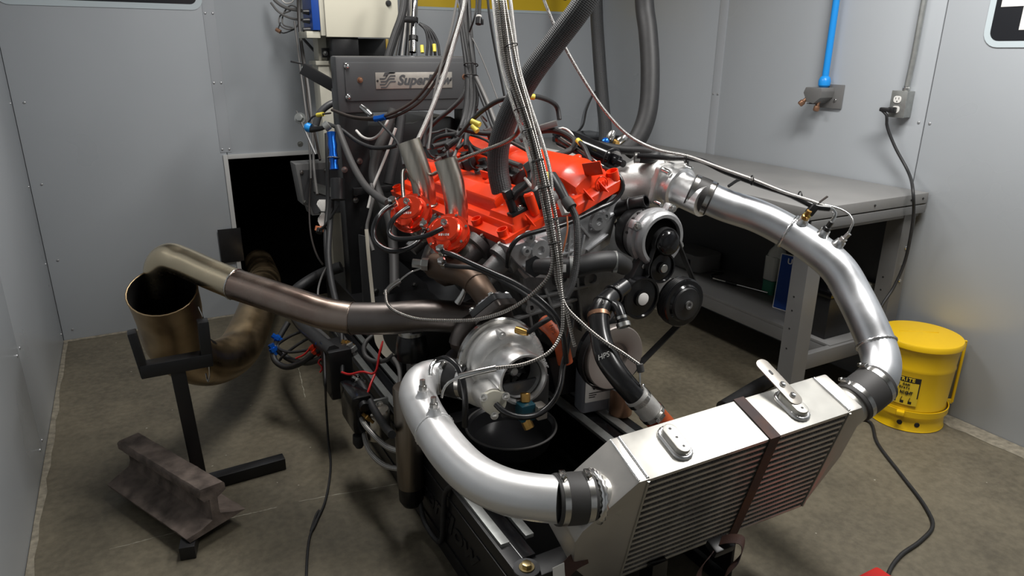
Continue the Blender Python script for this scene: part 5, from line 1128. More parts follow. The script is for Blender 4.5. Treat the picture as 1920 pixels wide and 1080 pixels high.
for k, dx in enumerate((-15, 17)):
    H('sensor_line', ('leftmost braided line of the hanging bundle ending on the red cover', 'rightmost braided line of the hanging bundle turning back over the cover')[k]+'|sensor line|armoured sensor lines', 'braided_steel', .0055, [(x+dx, y, D_+.008) for x, y, D_ in base[:7]]+([(1000, 350, 1.95), (985, 335, 2.1)] if k == 0 else [(1036, 372, 1.9), (1046, 430, 1.9), (1052, 505, 1.9)]))
for k, (x, y, D_) in enumerate(((967, 86, 1.915), (975, 205, 1.90), (990, 245, 1.89), (1008, 302, 1.885), (1020, 352, 1.875), (1034, 412, 1.86), (1040, 456, 1.855), (1053, 560, 1.84))):
    ring('cable_tie', at(x-8 if k == 0 else x, y, D=D_), CU*.95-CR*.25, .017, .0016, 'cable_tie', None, 20, 6, lab=('highest', 'second', 'third', 'fourth', 'fifth', 'sixth', 'seventh', 'lowest')[k]+(' cable tie from the top' if 0 < k < 7 else ' cable tie')+' on the braided line bundle|cable tie|ties on the braided bundle')
tube('probe_sleeve', [at(930, 690, D=1.78), at(893, 698, D=1.78), at(862, 706, D=1.785)], .0085, 'stainless', lab='steel probe sleeve in front of the bright charge pipe|probe', seg=12)
H('probe_tube', 'bent thin steel probe tube entering the bright charge pipe|probe', 'stainless', .0042, [(864, 706, 1.785), (845, 715, 1.79), (833, 728, 1.79), (829, 745, 1.80)])
H('probe_sleeve', 'steel probe sleeve at the left end of the loop above the downpipe|probe', 'stainless', .0085, [(723, 552, 2.14), (730, 540, 2.15), (750, 526, 2.16)])
H('probe_tube', 'thin steel probe entering the rust brown exhaust manifold|probe', 'stainless', .0035, [(750, 526, 2.16), (768, 512, 2.17), (785, 505, 2.18), (800, 500, 2.18)])
H('sensor_line', 'braided line crossing from the ceiling to the charge pipe fittings|sensor line|armoured sensor lines', 'braided_steel', .0052, [(1010, -30, 2.1), (1020, 0, 2.1), (1050, 70, 2.12), (1095, 150, 2.15), (1140, 215, 2.18), (1180, 255, 2.2), (1230, 280, 2.2), (1290, 293, 2.18), (1350, 315, 2.15), (1410, 336, 2.12), (1470, 360, 2.1), (1530, 380, 2.06), (1555, 390, 2.05)])
H('vacuum_line', 'twin black lines running over the bench to the charge pipe|hose', 'rubber_gloss', .0085, [(1195, 292, 2.28), (1250, 296, 2.26), (1310, 300, 2.2), (1360, 322, 2.16), (1420, 345, 2.13), (1480, 365, 2.1), (1530, 388, 2.06), (1556, 391, 2.05)])
H('vacuum_line', 'short black lead branching behind the charge pipe coupler|hose', 'rubber', .005, [(1412, 339, 2.12), (1388, 336, 2.17), (1366, 349, 2.22)])
for k, (x, y, D_) in enumerate(((1285, 297, 2.19), (1410, 338, 2.12), (1500, 368, 2.09))): ring('cable_tie', at(x, y, D=D_), CR, .014, .002, 'cable_tie', None, 18, 6, lab=('left', 'middle', 'right')[k]+'most cable tie on the lines over the bench|cable tie|ties over the bench' if k != 1 else 'middle cable tie on the lines over the bench|cable tie|ties over the bench')
H('probe_tube', 'bent thin steel tube on the rightmost charge pipe fitting|probe', 'stainless', .0035, [(1545, 384, 2.06), (1575, 392, 2.05), (1594, 404, 2.04), (1599, 418, 2.03), (1593, 432, 2.03), (1586, 446, 2.035)])
H('probe_tube', 'hooked steel hose end on the middle charge pipe fitting|probe', 'chrome', .0055, [(1552, 391, 2.05), (1564, 394, 2.05), (1566, 404, 2.05), (1560, 414, 2.05), (1554, 424, 2.055)])
t = thing('sensor_plug', at(1520, 392, D=2.06), 'black sensor connector with tag on the charge pipe|connector'); bar('plug', at(1515, 402, D=2.07), at(1530, 384, D=2.06), .022, .022, 'plastic_black', t, bev=.004); bar('loose_tag', at(1530, 384, D=2.06), at(1552, 368, D=2.05), .012, .003, 'rubber_brown', t); cyl('yellow_band', at(1513, 405, D=2.072), at(1516, 400, D=2.07), .011, 'yellow_tag', t)
# coolant hoses at the engine front
t = thing('coolant_hose', at(1090, 500, D=1.95), 'upper black coolant hose with spring clamps across the engine front|hose')
P = [at(1008, 500, D=2.02), at(1030, 500, D=1.99), at(1075, 502, D=1.96), at(1115, 492, D=1.97), at(1150, 490, D=2.0), at(1172, 500, D=2.04)]
tube('hose', P, [.022, .026, .030, .030, .030, .026], 'rubber', t, 24)
for x, y, D_ in ((1071, 501, 1.962), (1152, 491, 2.0)): band('spring_clamp', at(x, y, D=D_), CR, .0308, .012, .0012, 'galvanised', t)
box('label_sticker', at(1054, 503, D=1.935), (.022, .001, .022), 'white', t, R=np.array([CR, CF, CU]), bev=.0002)
prism('housing_flange', ngon(.032, 6, .5), at(1003, 500, D=2.03), CR, CU, CF*-.012, 'plastic_black', t)
t = thing('coolant_hose', at(1130, 640, D=1.9), 'lower black coolant hose running down over the grey damper|hose')
P = [at(1172, 535, D=1.98), at(1150, 552, D=1.95), at(1133, 570, D=1.92), at(1123, 592, D=1.90), at(1126, 630, D=1.87), at(1138, 670, D=1.84), at(1160, 705, D=1.82), at(1190, 740, D=1.82), at(1207, 758, D=1.83)]
tube('hose', P, [.022, .025, .030, .030, .028, .032, .030, .030, .029], 'rubber_gloss', t, 26)
hd1 = un(P[4]-P[3]); band('worm_clamp', P[3]+hd1*.0, hd1, .0305, .012, .001, 'copper_brown', t)
text('lettering', 'HPS', .019, 'white', at(1131, 668, D=1.803), un(CR*.93+CU*.36), un(CU*.93-CR*.36), t, .0004, italic=True)
text('lettering', '3', .014, 'white', at(1131, 566, D=1.885), CR, CU, t, .0004); text('lettering', 'IN', .013, 'white', at(1158, 537, D=1.925), un(CR*.8+CU*.6), un(CU*.8-CR*.6), t, .0004)
P2 = [at(1137, 572, D=1.92), at(1155, 574, D=1.9), at(1163, 590, D=1.88), at(1170, 612, D=1.87)]
tube('branch', P2, [.016, .016, .015, .015], 'rubber_gloss', t, 18); d2 = un(P2[3]-P2[2])
band('branch_clamp', P2[2]+d2*.01, d2, .0158, .008, .001, 'stainless', t); band('branch_clamp', P2[3]-d2*.004, d2, .0175, .012, .002, 'zinc', t); ring('hose_ring', P[2], un(P[3]-P[2]), .029, .004, 'rubber_gloss', t); ring('hose_ring', P[1], un(P[2]-P[1]), .027, .004, 'rubber_gloss', t)
t = thing('coolant_hose', at(1240, 790, D=1.86), 'rust orange silicone coolant hose clamped below the lower black hose|hose')
P3 = [at(1203, 753, D=1.83), at(1225, 778, D=1.85), at(1250, 805, D=1.9), at(1285, 850, D=2.0), at(1300, 900, D=2.1)]
tube('joiner', [at(1190, 740, D=1.82), P3[0], P3[1]], .0325, 'cast_alu', t, 24); tube('hose', P3[1:], .033, 'orange_hose', t, 24)
d3 = un(P3[1]-P3[0]); clamp(t, at(1197, 747, D=1.825), d3, .0335, .014, ang=0.4); clamp(t, at(1222, 774, D=1.848), d3, .0345, .014, ang=2.8)
H('probe_tube', 'thin probe hanging from the sensor line to the clamped hose|probe', 'stainless', .003, [(1199, 686, 1.80), (1200, 700, 1.80), (1201, 722, 1.80), (1205, 735, 1.81)])
cyl('probe_boot', at(1199, 682, D=1.80), at(1202, 698, D=1.80), .0095, 'rubber_grey', lab='grey rubber boot at the end of the right sensor line|probe')
t = thing('oil_drain_hose', at(1035, 615, D=2.0), 'orange silicone hose with black lettering behind the turbocharger|hose')
P = [at(1018, 603, D=2.06), at(1035, 618, D=2.04), at(1050, 640, D=2.04), at(1060, 680, D=2.06)]
tube('hose', P, .023, 'orange_hose', t, 20); text('lettering', 'HPS', .017, 'ink', at(1036, 618, D=1.995), un(-CU+CR*.4), un(CR+CU*.4), t, .0006)
H('oil_line', 'black line curving from the bypass cover past the teal valve|hose', 'rubber_gloss', .0085, [(930, 758, 1.875), (945, 772, 1.86), (975, 782, 1.86), (1010, 776, 1.88), (1035, 755, 1.9), (1050, 725, 1.93), (1055, 690, 1.97), (1066, 640, 2.0), (1072, 600, 2.02)])
H('oil_line', 'black vertical line between bright charge pipe and turbocharger|hose', 'rubber_gloss', .0085, [(818, 676, 1.95), (838, 672, 1.9), (858, 688, 1.87), (868, 715, 1.86), (872, 745, 1.87), (872, 800, 1.9)])
H('oil_line', 'chrome ended black hose joining the bright charge pipe fitting|hose', 'chrome', .006, [(806, 705, 1.9), (807, 692, 1.91), (813, 680, 1.93), (822, 675, 1.94)])
H('boost_hose', 'black hose from brass fitting on the compressor housing|hose', 'rubber', .0075, [(990, 624, 1.93), (1005, 612, 1.93), (1020, 603, 1.94), (1040, 590, 1.97)])
# wastegate hoses
H('boost_hose', 'black looped hose joining the tops of both wastegates|hose', 'rubber_gloss', .0078, [(766, 389, 2.17), (752, 398, 2.15), (735, 415, 2.13), (729, 435, 2.12), (738, 446, 2.10), (765, 448, 2.08), (800, 442, 2.06), (822, 432, 2.06), (830, 428, 2.065)])
H('boost_hose', 'outer black hose looping under the left wastegate|hose', 'rubber_gloss', .0082, [(737, 383, 2.2), (722, 392, 2.18), (708, 408, 2.15), (700, 432, 2.14), (706, 455, 2.12), (730, 470, 2.1), (760, 468, 2.1), (785, 452, 2.12), (795, 435, 2.15)])
H('boost_hose', 'long black hose running right from the right wastegate port|hose', 'rubber_gloss', .008, [(832, 473, 2.05), (850, 478, 2.02), (880, 492, 2.0), (920, 510, 1.97), (970, 533, 1.93), (1010, 560, 1.9), (1040, 590, 1.9), (1055, 625, 1.93), (1062, 680, 1.97)])
H('boost_hose', 'second black hose below the right wastegate port hose|hose', 'rubber', .007, [(835, 497, 2.1), (860, 500, 2.06), (890, 503, 2.02), (930, 520, 1.99), (975, 545, 1.95), (1015, 575, 1.92), (1045, 605, 1.93)])
for k, (x, y, D_) in enumerate(((738, 380, 2.2), (797, 425, 2.15), (828, 471, 2.06), (831, 494, 2.1))): lathe('hose_fitting', [(.012, -.012), (.012, .002), (.009, .006), (.014, .008), (.014, .018), (.009, .022), (0, .022)], at(x, y, D=D_), un(-CF*.6+CU*.5-CR*.2), 'chrome', None, 6, lab=('chrome fitting on the left side of the left wastegate', 'chrome fitting between the two wastegates', 'upper chrome fitting under the right wastegate', 'lower chrome fitting under the right wastegate')[k]+'|fitting|wastegate fittings')
t = thing('feed_hose', at(690, 330, D=2.6), 'grey rubber hose curving from the dyno post to left wastegate|hose')
tube('hose', [at(633, 238, D=2.9), at(645, 270, D=2.85), at(662, 310, D=2.75), at(685, 348, D=2.6), at(710, 370, D=2.45), at(728, 381, D=2.28)], .0135, 'rubber_grey', t, 14)
# armoured lines near the dump tubes
H('sensor_line', 'braided line falling from the ceiling to the left dump tube|sensor line|armoured sensor lines', 'braided_steel', .0085, [(876, -30, 2.45), (870, 15, 2.45), (850, 85, 2.45), (830, 150, 2.44), (805, 215, 2.42), (784, 262, 2.4)])
H('sensor_line', 'armoured line passing behind both dump tubes|sensor line|armoured sensor lines', 'armour', .0068, [(757, 375, 2.24), (755, 345, 2.3), (758, 320, 2.36), (775, 340, 2.4), (810, 328, 2.32), (850, 305, 2.26), (900, 285, 2.2), (940, 270, 2.15), (965, 255, 2.1), (975, 235, 2.0), (970, 215, 1.92)], rib=(.006, .2))
# gathered black harness hanging right of the nameplate
random.seed(11)
t = thing('wire_harness', at(880, 200, D=2.6), 'gathered black wire harness hanging from the ceiling beside the nameplate|wire harness')
for k in range(8):
    dx = (k-3.5)*2.7; jit = lambda s: random.uniform(-s, s)
    P = [at(872+dx*.7+jit(3), -40, D=2.62), at(874+dx+jit(3), 40, D=2.6+jit(.02)), at(882+dx*.8, 120, D=2.58+jit(.015)), at(884+dx*.8, 150, D=2.57), at(884+dx+jit(2), 190, D=2.56), at(878+dx+jit(3), 225, D=2.54), at(872+dx*1.0+jit(3), 246, D=2.5), at(862+dx*1.6+jit(4), 262+jit(6), D=2.47), at(845+dx*4+jit(6), 285+jit(12), D=2.42)]
    tube('wire', P, .0062 if k % 3 else .0095, 'loom' if k % 2 else 'wire_grey' if k == 4 else 'rubber', t, 8, .02)
for y_ in (122, 143, 205): ring('cable_tie', at(883, y_, D=2.58), CU, .026, .0022, 'cable_tie', t, 20, 6)
for k, (lb_, m_, r_, pts) in enumerate((
    ('black cable strand swinging left across the nameplate to dyno post', 'rubber_brown', .0065, [(870, -30, 2.7), (862, 30, 2.7), (842, 90, 2.72), (815, 140, 2.75), (780, 185, 2.8), (745, 208, 2.82), (710, 220, 2.85), (665, 220, 2.9), (622, 206, 2.95)]),
    ('second cable strand below the nameplate swing', 'rubber_brown', .006, [(874, -30, 2.72), (868, 25, 2.72), (850, 85, 2.73), (824, 140, 2.76), (790, 188, 2.8), (752, 213, 2.83), (715, 224, 2.86), (668, 222, 2.9), (640, 214, 2.93)]),
    ('black corrugated cable falling behind the dump tubes', 'loom', .0085, [(876, 150, 2.62), (868, 180, 2.63), (845, 205, 2.66), (820, 225, 2.7), (800, 248, 2.74), (795, 275, 2.75)]),
    ('black cable pair falling right of the harness', 'wire_grey', .0075, [(893, 145, 2.56), (905, 170, 2.54), (918, 200, 2.5), (930, 230, 2.45), (945, 252, 2.38)]),
    ('black cable beside the hanging harness pair', 'rubber', .0075, [(891, 150, 2.57), (900, 175, 2.55), (912, 205, 2.51), (923, 235, 2.46), (935, 258, 2.4)]),
    ('black arched cable rising over the red cover back', 'rubber', .0085, [(858, 255, 2.4), (885, 225, 2.4), (915, 200, 2.35), (945, 185, 2.3), (985, 180, 2.3)]),
    ('black lead arching from yellow band to grey connector', 'rubber', .0085, [(988, 180, 2.3), (1010, 182, 2.35), (1032, 190, 2.4), (1045, 202, 2.45), (1049, 224, 2.45)]),
    ('thin black lead hanging right of the harness', 'rubber', .0045, [(912, -30, 2.3), (918, 30, 2.3), (928, 90, 2.32), (940, 150, 2.34), (947, 185, 2.35)]),
    ('very thin grey lead crossing the nameplate right end', 'wire_grey', .0025, [(850, -30, 2.6), (870, 40, 2.6), (895, 90, 2.58), (918, 145, 2.55), (938, 200, 2.5)]),
    ('clear plastic line beside the braided dump tube line', 'wire_grey', .0045, [(862, -30, 2.5), (845, 60, 2.5), (825, 130, 2.5), (812, 190, 2.5), (808, 240, 2.5), (803, 280, 2.48)]),
    ('black lead draped over the back of the red cover', 'rubber', .0085, [(805, 278, 2.5), (815, 262, 2.5), (835, 254, 2.48), (855, 252, 2.45)]),
    ('black lead running right along the red cover back edge', 'rubber', .0095, [(860, 240, 2.4), (885, 246, 2.42), (910, 250, 2.44), (935, 250, 2.45)]),
    ('black corrugated loom arching over the right back of cover', 'loom', .0115, [(975, 262, 2.5), (1005, 248, 2.5), (1035, 244, 2.48), (1062, 252, 2.46), (1078, 266, 2.44), (1072, 280, 2.42), (1040, 292, 2.4)]),
    ('white wire arching over the loom behind the cover', 'wire_white', .004, [(1040, 245, 2.52), (1055, 240, 2.52), (1070, 248, 2.5), (1078, 262, 2.48)]),
    ('black lead with yellow bands running down the cover right side', 'rubber', .008, [(1082, 262, 2.42), (1095, 275, 2.36), (1102, 290, 2.32), (1108, 304, 2.3)]),
    ('thin red and black wires to the right injector', 'red_wire', .0028, [(1098, 284, 2.35), (1102, 298, 2.32), (1110, 308, 2.3), (1118, 306, 2.28)]),
    ('dark cable crossing the middle of the red cover', 'rubber_brown', .0065, [(955, 265, 2.4), (975, 275, 2.35), (1000, 290, 2.3), (1012, 305, 2.25)]),
    ('black cable beside the phaser housing', 'rubber', .0085, [(992, 320, 2.1), (994, 332, 2.08), (986, 348, 2.08), (972, 360, 2.1), (964, 372, 2.12)]),
    )):
    H('cable', lb_+'|cable', m_, r_, pts, seg=8)
for k, (p0, p1, lb_) in enumerate((((986, 180, 2.3), (1002, 182, 2.31), 'yellow heat shrink band on the arched cable'), ((884, 227, 2.38), (900, 234, 2.37), 'yellow connector sleeve at the harness foot'), ((886, 236, 2.38), (895, 246, 2.37), 'lower yellow sleeve at the harness foot'), ((1083, 263, 2.41), (1090, 270, 2.39), 'yellow band on lead right of the cover'), ((1024, 325, 2.05), (1032, 345, 2.04), 'orange yellow leads at the grey cylinder connector'))):
    tube('heat_shrink_sleeve', [at(*p0[:2], D=p0[2]), at(*p1[:2], D=p1[2])], .0095, 'yellow_tag', seg=12, smooth=False, lab=lb_+'|sleeve')
bar('connector', at(1012, 240, D=2.46), at(1045, 230, D=2.45), .03, .02, 'bench_grey', lab='grey flat connector behind the red cover|connector', bev=.004)
bar('connector', at(985, 315, D=2.08), at(1000, 305, D=2.07), .03, .025, 'bench_grey', lab='grey angled connector on the braided bundle|connector', bev=.005)
t = thing('inline_connector', at(1060, 355, D=1.96), 'long black inline connector running down the cover front|connector')
tube('body', [at(1036, 328, D=2.0), at(1048, 350, D=1.97), at(1062, 376, D=1.94)], [.012, .0145, .013], 'plastic_black', t, 16); tube('collar', [at(1062, 376, D=1.94), at(1067, 384, D=1.93), at(1072, 390, D=1.925)], .0165, 'rubber_grey', t, 16)
H('cable', 'black corrugated loom falling from the inline connector to the lower engine|cable', 'loom', .0105, [(1070, 386, 1.93), (1080, 410, 1.92), (1083, 450, 1.91), (1080, 500, 1.91), (1072, 535, 1.91), (1060, 560, 1.91)], rib=(.006, .12))
t = thing('sensor_plug', at(1060, 400, D=1.97), 'white grey plug with orange wire below the inline connector|connector'); bar('body', at(1052, 374, D=1.98), at(1062, 402, D=1.97), .022, .02, 'wire_white', t, bev=.004); tube('orange_wire', [at(1063, 405, D=1.97), at(1064, 430, D=1.97), at(1058, 460, D=1.98), at(1052, 480, D=2.0)], .0025, 'orange', t, 6)
# black canister and hoses right of the cover
t = thing('vacuum_canister', at(1110, 285, D=2.5), 'black cylindrical canister lying right of the red cover|canister')
a, c = at(1055, 258, D=2.62), at(1152, 300, D=2.38); lathe('shell', [(0, 0), (.034, 0), (.037, .004), (.037, np.linalg.norm(c-a)-.01), (.032, np.linalg.norm(c-a)), (0, np.linalg.norm(c-a))], a, c-a, 'gloss_black', t, 30); ring('rim', c-un(c-a)*.012, c-a, .037, .003, 'plastic_black', t); lathe('nipple', [(.02, 0), (.02, .02), (.012, .024), (.012, .05), (0, .05)], c, c-a, 'gloss_black', t, 16)
t = thing('vacuum_hose', at(1180, 285, D=2.4), 'black hose with clamp bending over the aluminium plenum|hose')
P = [at(1075, 262, D=2.62), at(1120, 272, D=2.55), at(1170, 281, D=2.45), at(1215, 284, D=2.36), at(1230, 289, D=2.32), at(1222, 296, D=2.3), at(1195, 297, D=2.3)]
tube('hose', P, .016, 'rubber', t, 16); band('hose_clamp', at(1194, 296, D=2.3), CR, .0165, .016, .0015, 'zinc', t)
for k, (p0, p1, m_, lb_) in enumerate((((1142, 262, 2.6), (1150, 246, 2.6), 'stainless', 'bright steel hose end standing behind the plenum'), ((1132, 268, 2.55), (1140, 262, 2.55), 'blue_fit', 'blue fitting behind the plenum'), ((1158, 268, 2.55), (1176, 252, 2.56), 'stainless', 'second bright fitting behind the plenum'), ((1150, 266, 2.54), (1158, 270, 2.53), 'brass', 'brass fitting behind the plenum'))):
    tube('hose_fitting', [at(*p0[:2], D=p0[2]), at((p0[0]+p1[0])/2, (p0[1]+p1[1])/2, D=p0[2]), at(*p1[:2], D=p1[2])], [.014, .016, .01], m_, seg=8, lab=lb_+'|fitting')
H('fuel_rail', 'black fuel rail with steel line along the right of the red cover|fuel rail', 'black_steel', .011, [(1050, 262, 2.55), (1100, 295, 2.38), (1148, 328, 2.26)])
H('fuel_line', 'thin bright fuel line along the right of the red cover|pipe', 'stainless', .004, [(1052, 258, 2.54), (1100, 290, 2.37), (1147, 322, 2.25)])
# hanging plug, chrome boom pipe and cables at top
p = at(770, -30, D=3.1)
t = thing('boom_pipe', at(776, 95, D=3.2), 'polished vertical pipe with black ties above the dyno frame|pipe'); tube('pipe', [at(774, 98, D=3.2), at(775, 50, D=3.2), at(777, -10, D=3.2), V3((at(777, -10, D=3.2)[0], at(777, -10, D=3.2)[1], ZC))], .0165, 'chrome', t, 16)
for y_ in (38, 72): band('tie', at(775, y_, D=3.2), CU, .019, .02, .003, 'cable_tie', t)
H('cable', 'thick black loom branching down left of the polished pipe|cable', 'loom', .019, [(760, -30, 3.12), (757, 10, 3.12), (752, 35, 3.12), (742, 62, 3.14), (730, 100, 3.16), (722, 130, 3.18)])
H('cable', 'short black loom branch joining the polished pipe|cable', 'rubber', .015, [(752, 36, 3.12), (765, 36, 3.14), (776, 38, 3.17)])
for k in range(6):
    H('cable', ('first', 'second', 'third', 'fourth', 'fifth', 'sixth')[k]+' thin cable hanging between the cabinet and polished pipe|cable|thin cables by the polished pipe', ('wire_grey', 'rubber', 'wire_white', 'rubber', 'wire_grey', 'rubber')[k], .0055, [(758+3*k, -20, 3.25), (756+3*k, 30, 3.26), (748+5*k, 70, 3.28), (742+6*k, 104, 3.3)], seg=6)
for k in range(4):
    H('cable', ('leftmost', 'second', 'third', 'rightmost')[k]+' black cable fanning right of the polished pipe|cable|cables fanning by the polished pipe', 'rubber', .0065, [(786, 44, 3.18), (797+3*k, 55, 3.18), (802+6*k, 78, 3.19), (800+8*k, 104, 3.2)], seg=8)
for k, (x, y) in enumerate(((791, 92), (814, 90))): tube('yellow_marker', [at(x, y-7, D=3.18), at(x+1, y+7, D=3.18)], .0085, 'yellow_tag', smooth=False, lab=('left', 'right')[k]+' yellow marker sleeve on the cables above the nameplate|sleeve|yellow marker sleeves')
t = thing('hanging_plug', at(897, 40, D=2.4), 'black sensor plug dangling in front of the yellow sign|connector')
tube('lead', [at(901, -30, D=2.4), at(899, 10, D=2.4), at(898, 30, D=2.4)], .0065, 'rubber', t, 8); cyl('collar', at(898, 29, D=2.4), at(898, 33, D=2.4), .010, 'wire_white', t); cyl('plug', at(898, 33, D=2.4), at(897, 46, D=2.4), .011, 'plastic_black', t); box('clip', at(904, 41, D=2.4), (.008, .01, .02), 'plastic_black', t)
H('cable', 'thin black lead looping beside the dangling plug|cable', 'rubber', .0035, [(893, -20, 2.42), (893, 15, 2.42), (888, 38, 2.42), (880, 60, 2.45)])
# wires left of the cabinet and down the column
for k, (lb_, m_, r_, pts) in enumerate((
    ('grey cable curving into the upper cabinet gland', 'wire_grey', .0085, [(505, -20, 3.6), (515, 0, 3.6), (535, 14, 3.6), (570, 21, 3.58)]),
    ('grey cable curving into the middle cabinet gland', 'wire_grey', .006, [(508, 5, 3.6), (522, 22, 3.6), (545, 34, 3.6), (572, 38, 3.58)]),
    ('coiled grey wire loops left of the cabinet', 'wire_grey', .004, [(545, 20, 3.6), (525, 30, 3.62), (524, 45, 3.62), (540, 55, 3.6), (558, 48, 3.58), (560, 20, 3.58), (545, 10, 3.6), (532, 25, 3.62), (530, 45, 3.62), (548, 52, 3.6)]),
    ('third grey cable dropping left of the column', 'wire_grey', .005, [(552, 40, 3.5), (556, 70, 3.5), (562, 120, 3.46), (570, 180, 3.44), (577, 240, 3.4), (582, 300, 3.34), (583, 335, 3.3)]),
    ('white wire loops left of the cabinet', 'wire_white', .004, [(525, -5, 3.6), (535, 6, 3.6), (550, 2, 3.58), (545, -8, 3.58)]),
    ('thin wire with copper lug left of the cabinet', 'rubber', .0032, [(552, 55, 3.6), (530, 62, 3.6), (522, 56, 3.6), (526, 42, 3.6)]),
    ('brown cable dropping down left of the column', 'rubber_brown', .006, [(558, -20, 3.48), (560, 40, 3.48), (566, 100, 3.46), (575, 160, 3.44), (580, 210, 3.42), (590, 250, 3.38), (600, 300, 3.3)]),
    ('grey cable dropping beside the brown cable', 'wire_grey', .0065, [(563, -20, 3.47), (562, 50, 3.47), (570, 110, 3.45), (578, 165, 3.43), (584, 220, 3.4), (587, 270, 3.34), (589, 320, 3.30), (595, 365, 3.22)]),
    ('black cable looping from cabinet gland behind the frame', 'rubber', .0075, [(575, 55, 3.58), (566, 66, 3.56), (580, 85, 3.54), (600, 105, 3.52), (628, 115, 3.4)]),
    ('white cable drooping under the nameplate', 'wire_white', .006, [(668, 245, 2.98), (680, 257, 2.95), (694, 261, 2.93), (708, 255, 2.9), (720, 240, 2.88), (728, 225, 2.88)]),
    ('black cable crossing below the nameplate to the post fitting', 'rubber', .0085, [(615, 232, 2.95), (640, 243, 2.92), (670, 265, 2.88), (700, 277, 2.82), (730, 276, 2.75), (745, 272, 2.7)]),
    ('black cable falling from the blue connector to dump tube', 'rubber', .0055, [(710, 228, 2.85), (725, 243, 2.8), (742, 262, 2.72), (752, 285, 2.6), (757, 310, 2.45)]),
    ('thin brown cable hanging in front of the black opening', 'rubber_brown', .0045, [(583, 330, 3.38), (580, 390, 3.36), (583, 440, 3.3), (595, 480, 3.2), (606, 497, 3.15)]),
    ('black hose pair running down the left of the column', 'rubber', .0125, [(622, 375, 3.0), (618, 430, 2.98), (616, 480, 2.9), (622, 530, 2.8), (632, 575, 2.7)]),
    ('black twin wire down the dyno left side', 'rubber', .0085, [(612, 250, 3.05), (614, 320, 3.05), (614, 385, 3.05), (610, 440, 3.0), (614, 500, 2.95), (626, 560, 2.85), (640, 620, 2.7), (642, 700, 2.6)]),
    ('thin grey wire bending left of the dyno base', 'wire_grey', .0045, [(620, 490, 2.9), (605, 515, 2.9), (597, 540, 2.88), (596, 558, 2.85)]),
    ('black lead crossing in front of the cream column', 'rubber', .0065, [(634, 385, 2.98), (622, 405, 2.98), (608, 425, 3.0), (600, 430, 3.05)]),
    ('grey cable bundle inside the dyno frame', 'rubber_grey', .021, [(738, 205, 2.98), (722, 250, 2.98), (705, 290, 2.98), (700, 330, 2.98), (712, 370, 2.96), (730, 410, 2.92), (738, 470, 2.88), (740, 540, 2.8)]),
    ('pale cable inside the dyno frame', 'wire_white', .006, [(742, 240, 2.9), (728, 280, 2.92), (712, 320, 2.94), (700, 350, 2.94), (690, 390, 2.93)]),
    ('upper thick dark hose inside the dyno frame', 'rubber', .023, [(752, 215, 3.0), (746, 260, 3.0), (735, 310, 3.0), (728, 345, 3.0)]),
    ('grey cable strand hanging below the clamp in dyno frame', 'wire_grey', .0075, [(696, 345, 2.93), (700, 370, 2.9), (694, 400, 2.9), (688, 430, 2.9), (700, 470, 2.88)]),
    ('black hose lying on the floor left of the dyno base', 'rubber', .027, [(640, 500, 3.3), (600, 515, 3.3), (560, 540, 3.25), (545, 560, 3.15), (560, 600, 2.95), (600, 640, 2.75), (625, 660, 2.6)]),
    )):
    H('cable', lb_+'|cable', m_, r_, pts, seg=8)
tube('copper_lug', [at(518, 55, D=3.6), at(526, 60, D=3.6)], .01, 'copper_brown', smooth=False, lab='copper lug on thin wire left of the cabinet|lug')
ribbon('web_strap', [at(687, 430, D=2.8), at(692, 490, D=2.75), at(697, 540, D=2.7), at(700, 570, D=2.65)], .014, CR, 'web_strap', None, .002); tag(bpy.data.objects['web_strap'], 'pale webbing strap hanging above the downpipe|strap')
o = ribbon('web_strap', [at(708, 618, D=2.5), at(712, 640, D=2.48), at(724, 660, D=2.46), at(732, 668, D=2.45)], .032, CR*.9+CU*.3, 'web_strap', None, .002); tag(o, 'pale webbing strap hanging below the downpipe|strap')
t = thing('wire_coil', at(604, 400, D=3.1), 'bundled white wire coil with orange plug before the duct opening|wire coil')
for k in range(6):
    x = 597+2.6*k; tube('loop', [at(x+3, 375, D=3.1), at(x-2+k*.6, 382, D=3.09), at(604+k*.7, 398, D=3.09), at(x, 412, D=3.1), at(602+k, 424, D=3.1)], .0038, 'wire_white', t, 6)
ring('tie', at(605, 398, D=3.09), CU, .016, .003, 'cable_tie', t); cyl('orange_plug', at(601, 425, D=3.1), at(599, 434, D=3.1), .022, 'orange', t); cyl('plug_core', at(600, 429, D=3.07), at(598, 437, D=3.06), .014, 'plastic_black', t)
# blue sensor valves on the dyno post left side
t = thing('pressure_manifold', at(625, 280, D=2.95), 'blue anodised fitting stack on the dyno post left side|fitting')
tube('fitting_stack', [at(621, 248, D=2.95), at(624, 280, D=2.95), at(627, 318, D=2.95)], .02, 'blue_fit', t, 8, rib=(.05, .2)); cyl('black_filter', at(633, 335, D=2.95), at(634, 375, D=2.95), .03, 'plastic_black', t)
cyl('tee_block', at(617, 233, D=2.93), at(608, 240, D=2.93), .02, 'galvanised', t); cyl('steel_band', at(625, 295, D=2.94), at(625, 297, D=2.94), .026, 'stainless', t)
t = thing('pressure_sensor', at(579, 240, D=3.1), 'blue tipped black pressure sensor left of the dyno post|sensor'); lathe('blue_cap', [(0, -.012), (.02, -.012), (.021, .006), (.012, .016), (0, .016)], at(578, 239, D=3.1), un(-CR+.3*CU), 'blue', t, 14); tube('body', [at(583, 243, D=3.1), at(600, 241, D=3.08), at(612, 238, D=3.05)], [.014, .011, .007], 'plastic_black', t, 12)
H('cable', 'thin brown lead with yellow sleeve above the blue sensor|cable', 'rubber_brown', .004, [(577, 232, 3.1), (585, 220, 3.08), (600, 215, 3.05), (620, 212, 3.0)])
tube('yellow_marker', [at(595, 216, D=3.06), at(606, 214, D=3.04)], .0095, 'yellow_tag', smooth=False, lab='yellow sleeve on lead above the blue sensor|sleeve')
